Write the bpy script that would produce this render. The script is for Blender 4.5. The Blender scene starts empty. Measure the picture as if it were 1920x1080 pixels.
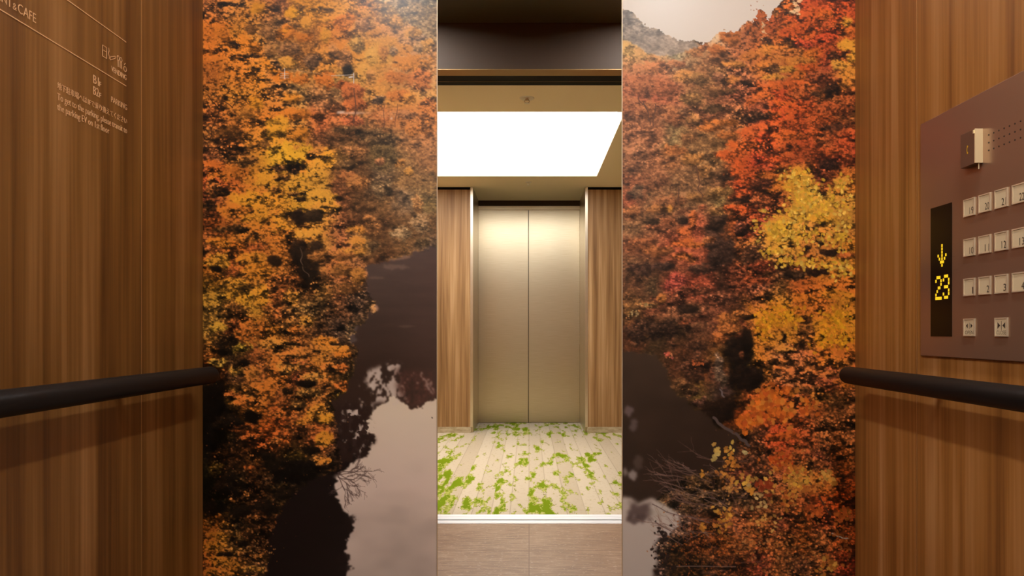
import bpy, bmesh, math, random
from mathutils import Matrix, Vector
random.seed(5)
sc = bpy.context.scene; COL = sc.collection
F = 1340.0                                   # focal length in picture dots at 1920 wide
# ---------------------------------------------------------------- camera, world, exposure
cam_d = bpy.data.cameras.new('camera'); cam = bpy.data.objects.new('camera', cam_d); COL.objects.link(cam); sc.camera = cam
cam_d.sensor_width = 36; cam_d.lens = 36 * F / 1920; cam_d.clip_start = .02
cam_d.shift_x = -32 / 1920; cam_d.shift_y = 81 / 1920
cam.location = (0, 0, 1.0); cam.rotation_euler = (math.pi / 2, 0, 0)      # stands in the car's doorway, looks level at the back wall
w = bpy.data.worlds.new('world'); sc.world = w; w.use_nodes = True
w.node_tree.nodes['Background'].inputs[0].default_value = (.02, .017, .013, 1); w.node_tree.nodes['Background'].inputs[1].default_value = .3
vs = sc.view_settings; vs.view_transform = 'Standard'; vs.look = 'None'; vs.exposure = 0; vs.gamma = 1; vs.use_curve_mapping = False
try:
    sc.cycles.use_denoising = True; sc.cycles.max_bounces = 10; sc.cycles.diffuse_bounces = 5; sc.cycles.glossy_bounces = 5; sc.cycles.sample_clamp_indirect = 4; sc.cycles.caustics_reflective = False
except Exception: pass
CAR_LIGHT, LOBBY_LIGHT = 118.0, 6.9            # radiance of the car's slot lights and of the lobby's ceiling panel

# ---------------------------------------------------------------- helpers
def lin(c): return c / 12.92 if c <= .04045 else ((c + .055) / 1.055) ** 2.4
def rgb(h): return tuple(lin(int(h[i:i + 2], 16) / 255) for i in (0, 2, 4)) + (1,)
def mat(name, color='808080', rough=.5, metal=0, emit=None, strength=0, spec=.5, aniso=0):
    m = bpy.data.materials.new(name); m.use_nodes = True; b = m.node_tree.nodes['Principled BSDF']
    b.inputs['Base Color'].default_value = rgb(color) if isinstance(color, str) else color
    b.inputs['Roughness'].default_value = rough; b.inputs['Metallic'].default_value = metal; b.inputs['Specular IOR Level'].default_value = spec
    b.inputs['Anisotropic'].default_value = aniso
    if emit: b.inputs['Emission Color'].default_value = rgb(emit); b.inputs['Emission Strength'].default_value = strength
    return m
class N:
    def __init__(s, m): s.t = m.node_tree; s.b = s.t.nodes['Principled BSDF']
    def n(s, typ, **kw):
        o = s.t.nodes.new(typ)
        for k, v in kw.items():
            if isinstance(k, str) and hasattr(o, k): setattr(o, k, v)
        return o
    def put(s, v, sock):
        if isinstance(v, bpy.types.NodeSocket): s.t.links.new(v, sock)
        elif v is not None: sock.default_value = v
    def m(s, op, a, b=None, c=None):
        o = s.n('ShaderNodeMath', operation=op)
        for k, v in enumerate((a, b, c)): s.put(v, o.inputs[k])
        return o.outputs[0]
    def pos(s):
        o = s.n('ShaderNodeTexCoord'); q = s.n('ShaderNodeSeparateXYZ'); s.t.links.new(o.outputs['Object'], q.inputs[0]); return q.outputs
    def vec(s, x, y, z=0.0):
        o = s.n('ShaderNodeCombineXYZ')
        for k, v in enumerate((x, y, z)): s.put(v, o.inputs[k])
        return o.outputs[0]
    def noise(s, v, scale, detail=2, rough=.5):
        o = s.n('ShaderNodeTexNoise'); s.put(v, o.inputs['Vector']); o.inputs['Scale'].default_value = scale; o.inputs['Detail'].default_value = detail; o.inputs['Roughness'].default_value = rough
        return o.outputs['Fac']
    def ramp(s, f, stops, inter='LINEAR'):
        o = s.n('ShaderNodeValToRGB'); o.color_ramp.interpolation = inter; e = o.color_ramp.elements
        while len(e) < len(stops): e.new(.5)
        for k, (p, c) in enumerate(stops): e[k].position = p; e[k].color = rgb(c) if isinstance(c, str) else c
        s.put(f, o.inputs[0]); return o.outputs[0]
    def mix(s, f, a, b, mode='MIX'):
        o = s.n('ShaderNodeMix', data_type='RGBA', blend_type=mode); s.put(f, o.inputs[0]); s.put(rgb(a) if isinstance(a, str) else a, o.inputs[6]); s.put(rgb(b) if isinstance(b, str) else b, o.inputs[7]); return o.outputs[2]
    def bump(s, h, strength=.2, dist=.002):
        o = s.n('ShaderNodeBump'); o.inputs['Strength'].default_value = strength; o.inputs['Distance'].default_value = dist; s.put(h, o.inputs['Height']); s.t.links.new(o.outputs[0], s.b.inputs['Normal'])
    def base(s, c): s.t.links.new(c, s.b.inputs['Base Color'])
def link(name, me, m, parent=None):
    o = bpy.data.objects.new(name, me); COL.objects.link(o)
    if m is not None and not me.materials: me.materials.append(m)
    if parent: o.parent = parent
    return o
def box_bm(bm, x0, x1, y0, y1, z0, z1, bev=0, seg=2):
    x0, x1 = min(x0, x1), max(x0, x1); y0, y1 = min(y0, y1), max(y0, y1); z0, z1 = min(z0, z1), max(z0, z1)
    r = bmesh.ops.create_cube(bm, size=1)['verts']
    for v in r: v.co = Vector(((x0 + x1) / 2 + v.co.x * (x1 - x0), (y0 + y1) / 2 + v.co.y * (y1 - y0), (z0 + z1) / 2 + v.co.z * (z1 - z0)))
    if bev: bmesh.ops.bevel(bm, geom=list({e for v in r for e in v.link_edges}), offset=bev, segments=seg, affect='EDGES', profile=.5)
def cyl_bm(bm, p, q, r0, r1=None, seg=32, caps=True):
    p, q = Vector(p), Vector(q); d = q - p
    vs_ = bmesh.ops.create_cone(bm, cap_ends=caps, segments=seg, radius1=r0, radius2=r0 if r1 is None else r1, depth=d.length)['verts']
    bmesh.ops.transform(bm, matrix=Matrix.Translation((p + q) / 2) @ d.to_track_quat('Z', 'Y').to_matrix().to_4x4(), verts=vs_)
def fin(name, bm, m, parent=None, smooth=False):
    me = bpy.data.meshes.new(name); bm.to_mesh(me); bm.free()
    if smooth: me.polygons.foreach_set('use_smooth', [True] * len(me.polygons))
    return link(name, me, m, parent)
def box(name, b, m, parent=None, bev=0):
    bm = bmesh.new(); box_bm(bm, *b, bev=bev); return fin(name, bm, m, parent)
def boxes(name, bs, m, parent=None, bev=0):
    bm = bmesh.new()
    for b in bs: box_bm(bm, *b, bev=bev)
    return fin(name, bm, m, parent)
def struct(o): o['kind'] = 'structure'; return o
def tag(o, label, cat, group=None):
    o['label'] = label; o['category'] = cat
    if group: o['group'] = group
    return o
def thing(name, loc, label, cat, group=None):
    o = bpy.data.objects.new(name, None); COL.objects.link(o); o.location = loc; o.empty_display_size = .05; return tag(o, label, cat, group)
def under(o, root):                                   # parent a mesh drawn in room coordinates, keeping its place
    o.parent = root; o.matrix_parent_inverse = Matrix.Translation(-root.location); return o
def dec(h): return [float(x) for x in h.split()]

# ---------------------------------------------------------------- materials
def wood(name, dark, mid, light, seed, scale=1.0, rough=.42):
    m = mat(name, mid, rough, spec=.35); n = N(m); p = n.pos(); u = n.m('ADD', n.m('ADD', p[0], p[1]), seed); z = p[2]
    v1 = n.vec(n.m('MULTIPLY', u, 17 * scale), n.m('MULTIPLY', z, .5)); v2 = n.vec(n.m('MULTIPLY', u, 110 * scale), n.m('MULTIPLY', z, 1.3)); v3 = n.vec(n.m('MULTIPLY', u, 420 * scale), n.m('MULTIPLY', z, 5.))
    a = n.noise(v1, 1, 3, .6); b = n.noise(v2, 1, 2, .5); c = n.noise(v3, 1, 1, .5)
    f = n.m('ADD', n.m('ADD', n.m('MULTIPLY', a, .72), n.m('MULTIPLY', b, .22)), n.m('MULTIPLY', c, .08))
    n.base(n.ramp(f, ((.36, dark), (.52, mid), (.70, light)))); n.bump(c, .05, .0006)
    return m
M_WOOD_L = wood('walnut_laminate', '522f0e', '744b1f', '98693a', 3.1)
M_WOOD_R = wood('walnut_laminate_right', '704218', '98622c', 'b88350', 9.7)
M_WOOD_LOBBY = wood('lobby_wood', '6e4a24', '987044', 'be9668', 20.3, 1.25, .5)
M_BLACK = mat('black_satin', '0d0a08', .5, spec=.22)
M_DARKBRONZE = mat('dark_bronze_panel', '38281a', .62, .0, spec=.25)
M_CARCEIL = mat('car_ceiling_bronze', '46402e', .4, spec=.4)
M_LINTEL = mat('lintel_bronze', 'a08050', .3, .6)
M_MATTBLACK = mat('matt_black', '060504', .7, spec=.2)
M_STEEL = mat('brushed_steel', 'c3b49c', .30, 1)
n = N(M_STEEL); p = n.pos(); sc_ = n.noise(n.vec(n.m('MULTIPLY', n.m('ADD', p[0], p[1]), 6), n.m('MULTIPLY', p[2], 900)), 1, 1); n.base(n.ramp(sc_, ((.3, 'c2b294'), (.7, 'd2c4a8'))))
M_STEELEDGE = mat('steel_edge_trim', 'e2d3bb', .3, 1)
M_ALU = mat('anodised_aluminium', 'f8f6f2', .45, .35)
M_CHROME = mat('polished_edge', 'c4a684', .45, .6)
M_SPRINKLER = mat('sprinkler_metal', 'e6dccb', .35, .3)
M_JOINT_GLINT = mat('joint_glint', 'b98c58', .35, .7)  # painted highlight for the wall panel joints
M_MIRROR = mat('mirror_silver', (.93, .93, .92, 1), 0, 1)
M_GOLDTEXT = mat('gold_lettering', 'd3a272', .45, 0)
M_PANEL = mat('brown_anodised_plate', '9c7a62', .30, .7)
n = N(M_PANEL); p = n.pos(); q = n.noise(n.vec(n.m('MULTIPLY', p[1], 8), n.m('MULTIPLY', p[2], 1200)), 1, 1); n.put(n.m('ADD', n.m('MULTIPLY', q, .08), .26), n.b.inputs['Roughness'])
M_BEZEL = mat('button_bezel', 'ecd8b4', .28, .6)
M_BUTTON = mat('button_face', 'cdb48e', .4)
M_NUM = mat('button_print', '2a180c', .6)
M_SCREEN = mat('display_glass', '120b07', .25, spec=.2)
M_AMBER = mat('amber_dots', '201204', .5, emit='ffc81e', strength=1.15)
M_COVER = mat('call_cover_plate', '6b4c3a', .36, .35)
M_COVERSIDE = mat('call_cover_side', 'f0dcae', .3, .6)
M_YELLOWMARK = mat('yellow_mark', 'e0a81c', .5)
M_SLOT = mat('slot_diffuser', 'fff2dc', .5, emit='fdfeff', strength=CAR_LIGHT)
M_PANELLIGHT = mat('panel_diffuser', 'ffffff', .5, emit='fbfcff', strength=LOBBY_LIGHT)
M_COFFER = mat('coffer_white', 'f4f0e8', .6)
M_LOBBYCEIL = mat('lobby_ceiling_paint', 'f8e6c2', .7)
M_STONE = mat('skirting_stone', 'b39c78', .5)
n = N(M_STONE); p = n.pos(); n.base(n.ramp(n.noise(n.vec(n.m('MULTIPLY', p[0], 10), p[1], n.m('MULTIPLY', p[2], 30)), 2, 4), ((.3, '9c8660'), (.7, 'c4b08e'))))

def tile_mat():
    m = mat('vinyl_tile', 'a88a70', .38, spec=.45); n = N(m); p = n.pos()
    a = n.noise(n.vec(n.m('MULTIPLY', p[0], 9), n.m('MULTIPLY', p[1], 55)), 1, 5, .65); b = n.noise(n.vec(n.m('MULTIPLY', p[0], 3), n.m('MULTIPLY', p[1], 4)), 1, 2)
    col = n.ramp(n.m('ADD', n.m('MULTIPLY', a, .7), n.m('MULTIPLY', b, .3)), ((.36, '785a44'), (.52, '927359'), (.66, 'a88b70')))
    fl = n.noise(n.vec(n.m('MULTIPLY', p[0], 45), n.m('MULTIPLY', p[1], 160), 3.0), 1, 2); col = n.mix(n.m('MULTIPLY', n.m('GREATER_THAN', fl, .66), .55), col, 'd8c2ac')
    jx = n.m('LESS_THAN', n.m('MULTIPLY', n.m('ABSOLUTE', n.m('SUBTRACT', n.m('FRACT', n.m('ADD', n.m('DIVIDE', p[0], .6), 10.5)), .5)), .6), .0016)
    jy = n.m('LESS_THAN', n.m('MULTIPLY', n.m('ABSOLUTE', n.m('SUBTRACT', n.m('FRACT', n.m('ADD', n.m('DIVIDE', n.m('SUBTRACT', p[1], .54), .6), 10.5)), .5)), .6), .002)
    n.base(n.mix(n.m('MAXIMUM', jx, jy), col, '6a4c38')); return m
def carpet_mat():
    m = mat('patterned_carpet', 'd8c3a0', .95, spec=.1); n = N(m); p = n.pos()
    pid = n.m('FLOOR', n.m('DIVIDE', n.m('ADD', p[0], 5.043), .105)); wn = n.n('ShaderNodeTexWhiteNoise', noise_dimensions='1D'); n.put(pid, wn.inputs['W']); rnd = wn.outputs['Value']
    v = n.vec(n.m('MULTIPLY', p[0], 13), n.m('ADD', n.m('MULTIPLY', p[1], 3.4), n.m('MULTIPLY', rnd, .5)), n.m('MULTIPLY', rnd, .35))
    a = n.noise(v, 1, 5, .62); bias = n.noise(n.vec(n.m('MULTIPLY', p[0], 2.2), n.m('MULTIPLY', p[1], .7), 4.0), 1, 1)
    near = n.m('MULTIPLY', n.m('ADD', p[1], 2.0), .022)
    g = n.m('ADD', n.m('ADD', a, n.m('MULTIPLY', n.m('SUBTRACT', bias, .5), .5)), near)
    fine = n.noise(n.vec(n.m('MULTIPLY', p[0], 50), n.m('MULTIPLY', p[1], 34), 7.), 1, 3)
    base = n.mix(n.m('MULTIPLY', rnd, .8), 'c6b498', 'b29e80'); base = n.mix(n.m('MULTIPLY', n.m('GREATER_THAN', fine, .6), .25), base, 'a28d6c')
    edge = n.m('LESS_THAN', n.m('FRACT', n.m('DIVIDE', n.m('ADD', p[0], 5.043), .105)), .05); base = n.mix(n.m('MULTIPLY', edge, .35), base, '7c6a50')
    c = n.mix(n.m('GREATER_THAN', g, .555), base, n.mix(n.m('GREATER_THAN', fine, .5), 'aaa654', '96983c')); c = n.mix(n.m('GREATER_THAN', n.m('ADD', g, n.m('MULTIPLY', fine, .06)), .635), c, '6c7e04')
    ring = n.m('LESS_THAN', n.m('ABSOLUTE', n.m('SUBTRACT', g, .555)), .007); c = n.mix(n.m('MULTIPLY', ring, n.m('GREATER_THAN', fine, .5)), c, '6a6420')
    n.base(c); n.bump(n.noise(n.vec(p[0], p[1]), 600, 1), .4, .002); return m
M_TILE, M_CARPET = tile_mat(), carpet_mat()
# ---------------------------------------------------------------- printed autumn gorge (mural artwork, painted procedurally)
import numpy as np
MX0, MY0, MW, MH = (380, 1166), -40, 440, 1160      # print coordinates: 705 dots per metre
GRID = ["""953 a63 c72 843 b72 b72 c83 a63 864 765 655
c62 a62 b73 754 a62 b62 c73 a74 b74 a75 766
c62 b62 a63 864 b62 c72 c72 c83 b83 a75 a76
a52 b62 c72 854 864 b73 974 b84 c84 a75 b86
952 a62 a62 a63 864 965 754 a74 c84 c84 b85
842 952 b62 b62 963 b53 a53 964 b64 c74 c74
742 842 a62 c82 a63 743 643 644 654 965 b75
632 742 b72 c92 952 c82 753 644 654 865 965
a42 b52 c72 742 b82 b83 743 644 655 865 865
732 b62 b62 a62 b82 b83 743 644 755 766 765
731 a52 c72 b62 742 c83 743 533 644 755 755
842 841 942 b62 421 963 954 864 644 755 655
841 942 951 952 421 532 953 854 533 644 433
641 641 852 842 421 642 743 433 433 443 433
752 742 a72 842 753 432 533 433 432 433 433
752 521 841 741 742 532 433 432 432 432 432
631 321 842 952 842 a62 532 321 321 321 322
310 532 842 952 732 952 321 432 432 322 422
110 531 952 842 631 742 431 432 543 422 422
110 210 841 831 842 b62 322 433 a87 ba8 ba8
110 321 931 a41 421 942 322 543 ba9 ba9 ba8
321 421 631 421 431 742 322 987 ba9 a98 a98
110 321 421 321 321 321 211 998 a98 a98 a98
110 210 421 321 211 110 110 876 a98 a98 a98
841 321 421 421 110 110 110 877 988 988 988
952 642 421 321 110 110 110 766 877 877 877
a52 741 532 321 110 110 211 766 776 776 776""",
"""987 dcb dcb dcb dcb dcb b63 b52 b42 a42 a42
987 a98 dcb dcb dcb a64 953 a52 b52 942 a52
b96 c96 887 a87 a75 a64 b63 b73 b62 a42 942
b76 b76 a75 964 864 854 a63 953 b62 943 c83
a65 b65 a65 864 854 743 a53 b42 a42 742 842
965 965 865 854 854 964 843 b42 a42 842 742
965 965 875 864 864 953 b42 b52 a42 842 a42
865 965 964 975 864 c52 932 942 942 521 832
855 965 865 865 754 a42 631 a62 b83 842 a62
955 865 865 865 764 842 732 842 c93 b83 b83
865 754 855 a54 643 842 943 c93 c93 c83 b73
854 854 a54 a54 533 742 a73 c93 b73 b73 b72
754 643 743 843 533 632 742 532 842 b72 b72
644 543 943 943 533 632 743 642 a52 b62 b62
753 743 854 643 744 532 a62 c82 b62 b62 b72
532 432 432 643 743 632 b72 c82 852 c82 c82
532 432 532 532 642 221 a62 853 953 b62 b62
321 332 532 642 744 221 531 853 853 843 842
321 321 432 542 433 321 b52 942 842 631 742
322 321 321 321 321 731 b52 a42 842 742 742
433 321 321 321 321 321 532 b42 942 742 742
322 321 321 321 432 532 532 a42 842 632 631
433 321 321 432 321 633 532 953 a73 a62 731
655 543 432 432 432 432 532 742 842 831 620
988 766 655 532 421 953 742 632 631 521 731
988 766 321 421 631 742 842 742 631 742 731
988 544 321 321 532 421 732 742 532 742 621"""]

def m_noise(rng, h, w, sx, sy):
    gh, gw = int(h / sy) + 4, int(w / sx) + 4
    g = rng.random((gh, gw))
    ys = (np.arange(h) / sy + rng.random())[:, None]; xs = (np.arange(w) / sx + rng.random())[None, :]
    yi, xi = ys.astype(int), xs.astype(int); fy, fx = ys - yi, xs - xi
    fy = fy * fy * (3 - 2 * fy); fx = fx * fx * (3 - 2 * fx)
    return (g[yi, xi] * (1 - fy) * (1 - fx) + g[yi + 1, xi] * fy * (1 - fx) + g[yi, xi + 1] * (1 - fy) * fx + g[yi + 1, xi + 1] * fy * fx) * 2 - 1

def m_fbm(rng, h, w, sx, sy, n=4):
    t = 0; a = 1; s = 0
    for k in range(n):
        t = t + a * m_noise(rng, h, w, max(sx / 2**k, 1.01), max(sy / 2**k, 1.01)); s += a; a *= .62
    return t / s * 1.6

def m_inside(poly, X, Y):
    r = np.zeros(X.shape, bool); n = len(poly)
    for i in range(n):
        (x1, y1), (x2, y2) = poly[i], poly[(i + 1) % n]
        if y1 == y2: continue
        c = ((y1 > Y) != (y2 > Y)) & (X < (x2 - x1) * (Y - y1) / (y2 - y1) + x1)
        r ^= c
    return r

def m_knee(a):
    m = a.max(-1, keepdims=True); k = .8
    return np.where(m > k, a / np.maximum(m, 1e-6) * (k + (1 - np.exp(-np.maximum(m - k, 0) / .25)) * .14), a)

def m_blur(a, k):
    if k < 1: return a
    for ax in (0, 1):
        for _ in range(2):
            p = np.pad(a, [(k, k) if i == ax else (0, 0) for i in range(a.ndim)], mode='edge')
            c = np.cumsum(p, axis=ax)
            z = np.zeros_like(np.take(c, [0], axis=ax)); c = np.concatenate([z, c], axis=ax)
            n = 2 * k + 1; L = a.shape[ax]
            a = (np.take(c, range(n, n + L), axis=ax) - np.take(c, range(0, L), axis=ax)) / n
    return a

def hexc(s):
    if len(s) == 3: return np.array([int(c, 16) / 15 for c in s])
    return np.array([int(s[i:i + 2], 16) / 255 for i in (0, 2, 4)])

class Print:
    def __init__(s, which):
        s.rng = np.random.default_rng(11 + which); s.x0 = MX0[which]; r = s.rng
        s.X, s.Y = np.meshgrid(np.arange(MW) + s.x0, np.arange(MH) + MY0)
        g = np.array([[hexc(c) for c in row.split()] for row in GRID[which].split('\n')])
        warm = g[..., 0] > g[..., 2] + .1; cl = np.minimum(g[..., 2], g[..., 1] * .74); g[..., 2] = np.where(warm & (g[..., 0] < .8), cl, g[..., 2])
        wx = m_fbm(r, MH, MW, 34, 26, 4) * 13; wy = m_fbm(r, MH, MW, 34, 26, 4) * 11
        u = np.clip((s.X - s.x0 - 20 + wx) / 40, 0, 9.999); v = np.clip((s.Y - 20 + wy) / 40, 0, 25.999)
        ui, vi = u.astype(int), v.astype(int); fu, fv = (u - ui)[..., None], (v - vi)[..., None]
        fu = fu * fu * (3 - 2 * fu); fv = fv * fv * (3 - 2 * fv)
        s.C = g[vi, ui] * (1 - fv) * (1 - fu) + g[vi + 1, ui] * fv * (1 - fu) + g[vi, ui + 1] * (1 - fv) * fu + g[vi + 1, ui + 1] * fv * fu
        s.smooth = s.C.copy()
        s.S = np.ones((MH, MW))          # leaf contrast
        s.K = np.full((MH, MW), 2.0)     # leaf size
        s.flat = np.zeros((MH, MW))      # 1 where sky or water: no leaves
        s.jag = m_fbm(r, MH, MW, 16, 12, 4); s.fine = m_fbm(r, MH, MW, 5, 4, 2)
        s.uni = (.28, .10)[which]; s.hue = np.array([[1.52, 1.02, .44], [1.62, .90, .48]][which])
        s.cast = np.array([[1.03, .99, .84], [1.0, .93, .80]][which])
    def soft(s, poly, blur=2, jag=0, fine=0):
        m = m_inside(poly, s.X + s.jag * jag + s.fine * fine, s.Y + np.roll(s.jag, 57, 1) * jag + np.roll(s.fine, 31, 1) * fine).astype(float)
        return m_blur(m, blur)
    def ell(s, cx, cy, rx, ry, jag=.35, blur=1, ang=0):
        a = math.radians(ang); dx, dy = s.X - cx, s.Y - cy
        p, q = dx * math.cos(a) + dy * math.sin(a), -dx * math.sin(a) + dy * math.cos(a)
        d = 1 - np.sqrt((p / rx) ** 2 + (q / ry) ** 2) + s.jag * jag + s.fine * jag * .5
        return m_blur(np.clip(d * 4, 0, 1), blur)
    def mix(s, m, col, sm=None):
        col = hexc(col) if isinstance(col, str) else col
        s.C = s.C * (1 - m[..., None]) + col * m[..., None]
    def clump(s, cx, cy, rx, ry, col, leaf=None, con=None, jag=.45, ang=0):
        m = s.ell(cx, cy, rx, ry, jag, 1, ang); sh = 1 - .30 * np.clip((s.Y - cy + .3 * (s.X - cx)) / ry, -1, 1)[..., None]; s.mix(m, hexc(col) * sh)
        if leaf: s.K = s.K * (1 - m) + leaf * m
        if con: s.S = s.S * (1 - m) + con * m
        s.flat = s.flat * (1 - m)
    def region(s, poly, con=None, leaf=None, blur=14):
        m = s.soft(poly, blur)
        if con is not None: s.S = s.S * (1 - m) + con * m
        if leaf: s.K = s.K * (1 - m) + leaf * m
    def foliage(s, n=42000):
        r = s.rng; keep = s.flat
        base = s.C.copy(); L = base.mean(2, keepdims=True); base = (base * (1 - s.uni) + L * s.hue * s.uni) * s.cast; base = base * (1 - keep[..., None]) + s.C * keep[..., None]; lum0 = m_blur(base, 12)
        big = m_fbm(r, MH, MW, 46, 24, 3); mid = m_fbm(r, MH, MW, 20, 11, 4); lit = m_fbm(r, MH, MW, 5, 3.2, 2)
        # crowns: each clump lit on its upper side, dark in the gaps under it
        k = .26 * mid + .26 * big + .50 * lit
        gap = np.clip(-(mid + .5 * big) - .18, 0, 1)
        f = np.exp(s.S * (k - 1.1 * gap))
        col = base * f[..., None]
        col = m_knee(col)
        img = col * (1 - keep[..., None]) + s.C * keep[..., None]
        xs = r.integers(0, MW, n); ys = r.integers(0, MH, n)
        order = np.argsort(ys + r.normal(0, 25, n)); val = np.clip(r.normal(0, 1, n), -1.7, 1.5); tilt = r.normal(0, .6, n); el = r.uniform(.45, .95, n)
        yy, xx = np.mgrid[-9:10, -9:10]
        for i in order:
            x, y = xs[i], ys[i]
            if keep[y, x] > .35: continue
            if mid[y, x] + .5 * big[y, x] < -.12 - .1 * val[i] and r.random() < .85: continue
            R = max(1.0, s.K[y, x] * .78 * (1 + .28 * val[i])); b = int(R + 1.5)
            if x < b or y < b or x >= MW - b or y >= MH - b: continue
            dx, dy = xx[9 - b:10 + b, 9 - b:10 + b], yy[9 - b:10 + b, 9 - b:10 + b]
            c, q = math.cos(tilt[i]), math.sin(tilt[i])
            d = np.sqrt(((dx * c + dy * q) / R) ** 2 + ((-dx * q + dy * c) / (R * el[i])) ** 2)
            a = np.clip((1.15 - d) * R * .8, 0, 1) * .85
            v = s.S[y, x] * (.30 * val[i] + .10 + .34 * lit[y, x] + .16 * mid[y, x])
            cc = base[y, x] * math.exp(v)
            cc = cc * (1 + s.S[y, x] * np.array([.02, .02 * val[i], -.06]))
            cc = cc + max(v, 0) * np.array([.04, .05, .06])
            sl = (slice(y - b, y + b + 1), slice(x - b, x + b + 1))
            img[sl] = img[sl] * (1 - a[..., None]) + cc * a[..., None]
        # keep the local mean of the print
        wgt = 1 - keep[..., None]
        img = m_knee(img); cur = m_blur(img, 12); q = np.clip((lum0.sum(2) + .03) / (cur.sum(2) + .03), .5, 1.5)[..., None]; img = img * (1 - wgt) + wgt * img * q
        lo = m_blur(img, 7).mean(2, keepdims=True) + .01; ra = (img.mean(2, keepdims=True) + .01) / lo
        big2 = m_blur(img, 40).mean(2, keepdims=True) + .01; rb = lo / big2
        img2 = img * np.clip(ra, .2, 2.5) ** (.45 * s.S[..., None] * (1 - keep[..., None])) * np.clip(rb, .4, 1.6) ** (.35 * (1 - keep[..., None])) * (1 - .09 * (1 - keep[..., None])); l2 = img2.mean(2, keepdims=True); k2 = .10 * (1 - keep[..., None]); img2 = img2 * (1 - k2) + l2 * np.array([1.1, .98, .85]) * k2
        s.C = np.clip(m_knee(img2), 0, 1)
    def stroke(s, pts, w, col, op=.8, wob=1.5):
        col = hexc(col); r = s.rng
        for (x1, y1), (x2, y2) in zip(pts[:-1], pts[1:]):
            n = int(max(abs(x2 - x1), abs(y2 - y1)) * 1.5) + 2; j1, j2 = r.normal(0, wob, 2)
            for t in np.linspace(0, 1, n):
                x = x1 + (x2 - x1) * t + j1 * math.sin(t * 6.3) * 1 - s.x0; y = y1 + (y2 - y1) * t + j2 * math.sin(t * 5) - MY0
                xi, yi = int(x), int(y); b = int(w + 1.5)
                if xi < b or yi < b or xi >= MW - b or yi >= MH - b: continue
                gy, gx = np.mgrid[yi - b:yi + b + 1, xi - b:xi + b + 1]
                a = np.clip(w / 2 + .5 - np.hypot(gx - x, gy - y), 0, 1)[..., None] * op
                s.C[yi - b:yi + b + 1, xi - b:xi + b + 1] = s.C[yi - b:yi + b + 1, xi - b:xi + b + 1] * (1 - a) + col * a
    def twigs(s, x, y, ang, ln, w, col, depth, op=.6, spread=.6):
        r = s.rng; x2, y2 = x + ln * math.cos(ang), y + ln * math.sin(ang)
        s.stroke([(x, y), (x2, y2)], w, col, op, 1.2)
        if depth > 0:
            for k in range(r.integers(2, 4)):
                t = r.uniform(.35, 1); s.twigs(x + (x2 - x) * t, y + (y2 - y) * t, ang + r.normal(0, spread), ln * r.uniform(.45, .8), w * .75, col, depth - 1, op, spread)
    def leaves(s, cx, cy, sx, sy, n, R, cols, op=.95):
        r = s.rng
        for k in range(n):
            x, y = r.normal(cx, sx) - s.x0, r.normal(cy, sy) - MY0; rr = R * r.uniform(.6, 1.25); b = int(rr + 2)
            xi, yi = int(x), int(y)
            if xi < b or yi < b or xi >= MW - b or yi >= MH - b: continue
            gy, gx = np.mgrid[yi - b:yi + b + 1, xi - b:xi + b + 1]; t = r.uniform(0, 3.14)
            dx, dy = gx - x, gy - y; p, q = dx * math.cos(t) + dy * math.sin(t), -dx * math.sin(t) + dy * math.cos(t)
            th = np.arctan2(q, p)
            a = np.clip((1 - np.hypot(p / rr, q / (rr * .66)) * (1 + .12 * np.cos(5 * th))) * rr * .9, 0, 1)[..., None] * op
            c = hexc(cols[r.integers(len(cols))]) * r.uniform(.8, 1.15) * (1 + .05 * p / rr)[..., None]
            s.C[yi - b:yi + b + 1, xi - b:xi + b + 1] = s.C[yi - b:yi + b + 1, xi - b:xi + b + 1] * (1 - a) + c * a

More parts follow.
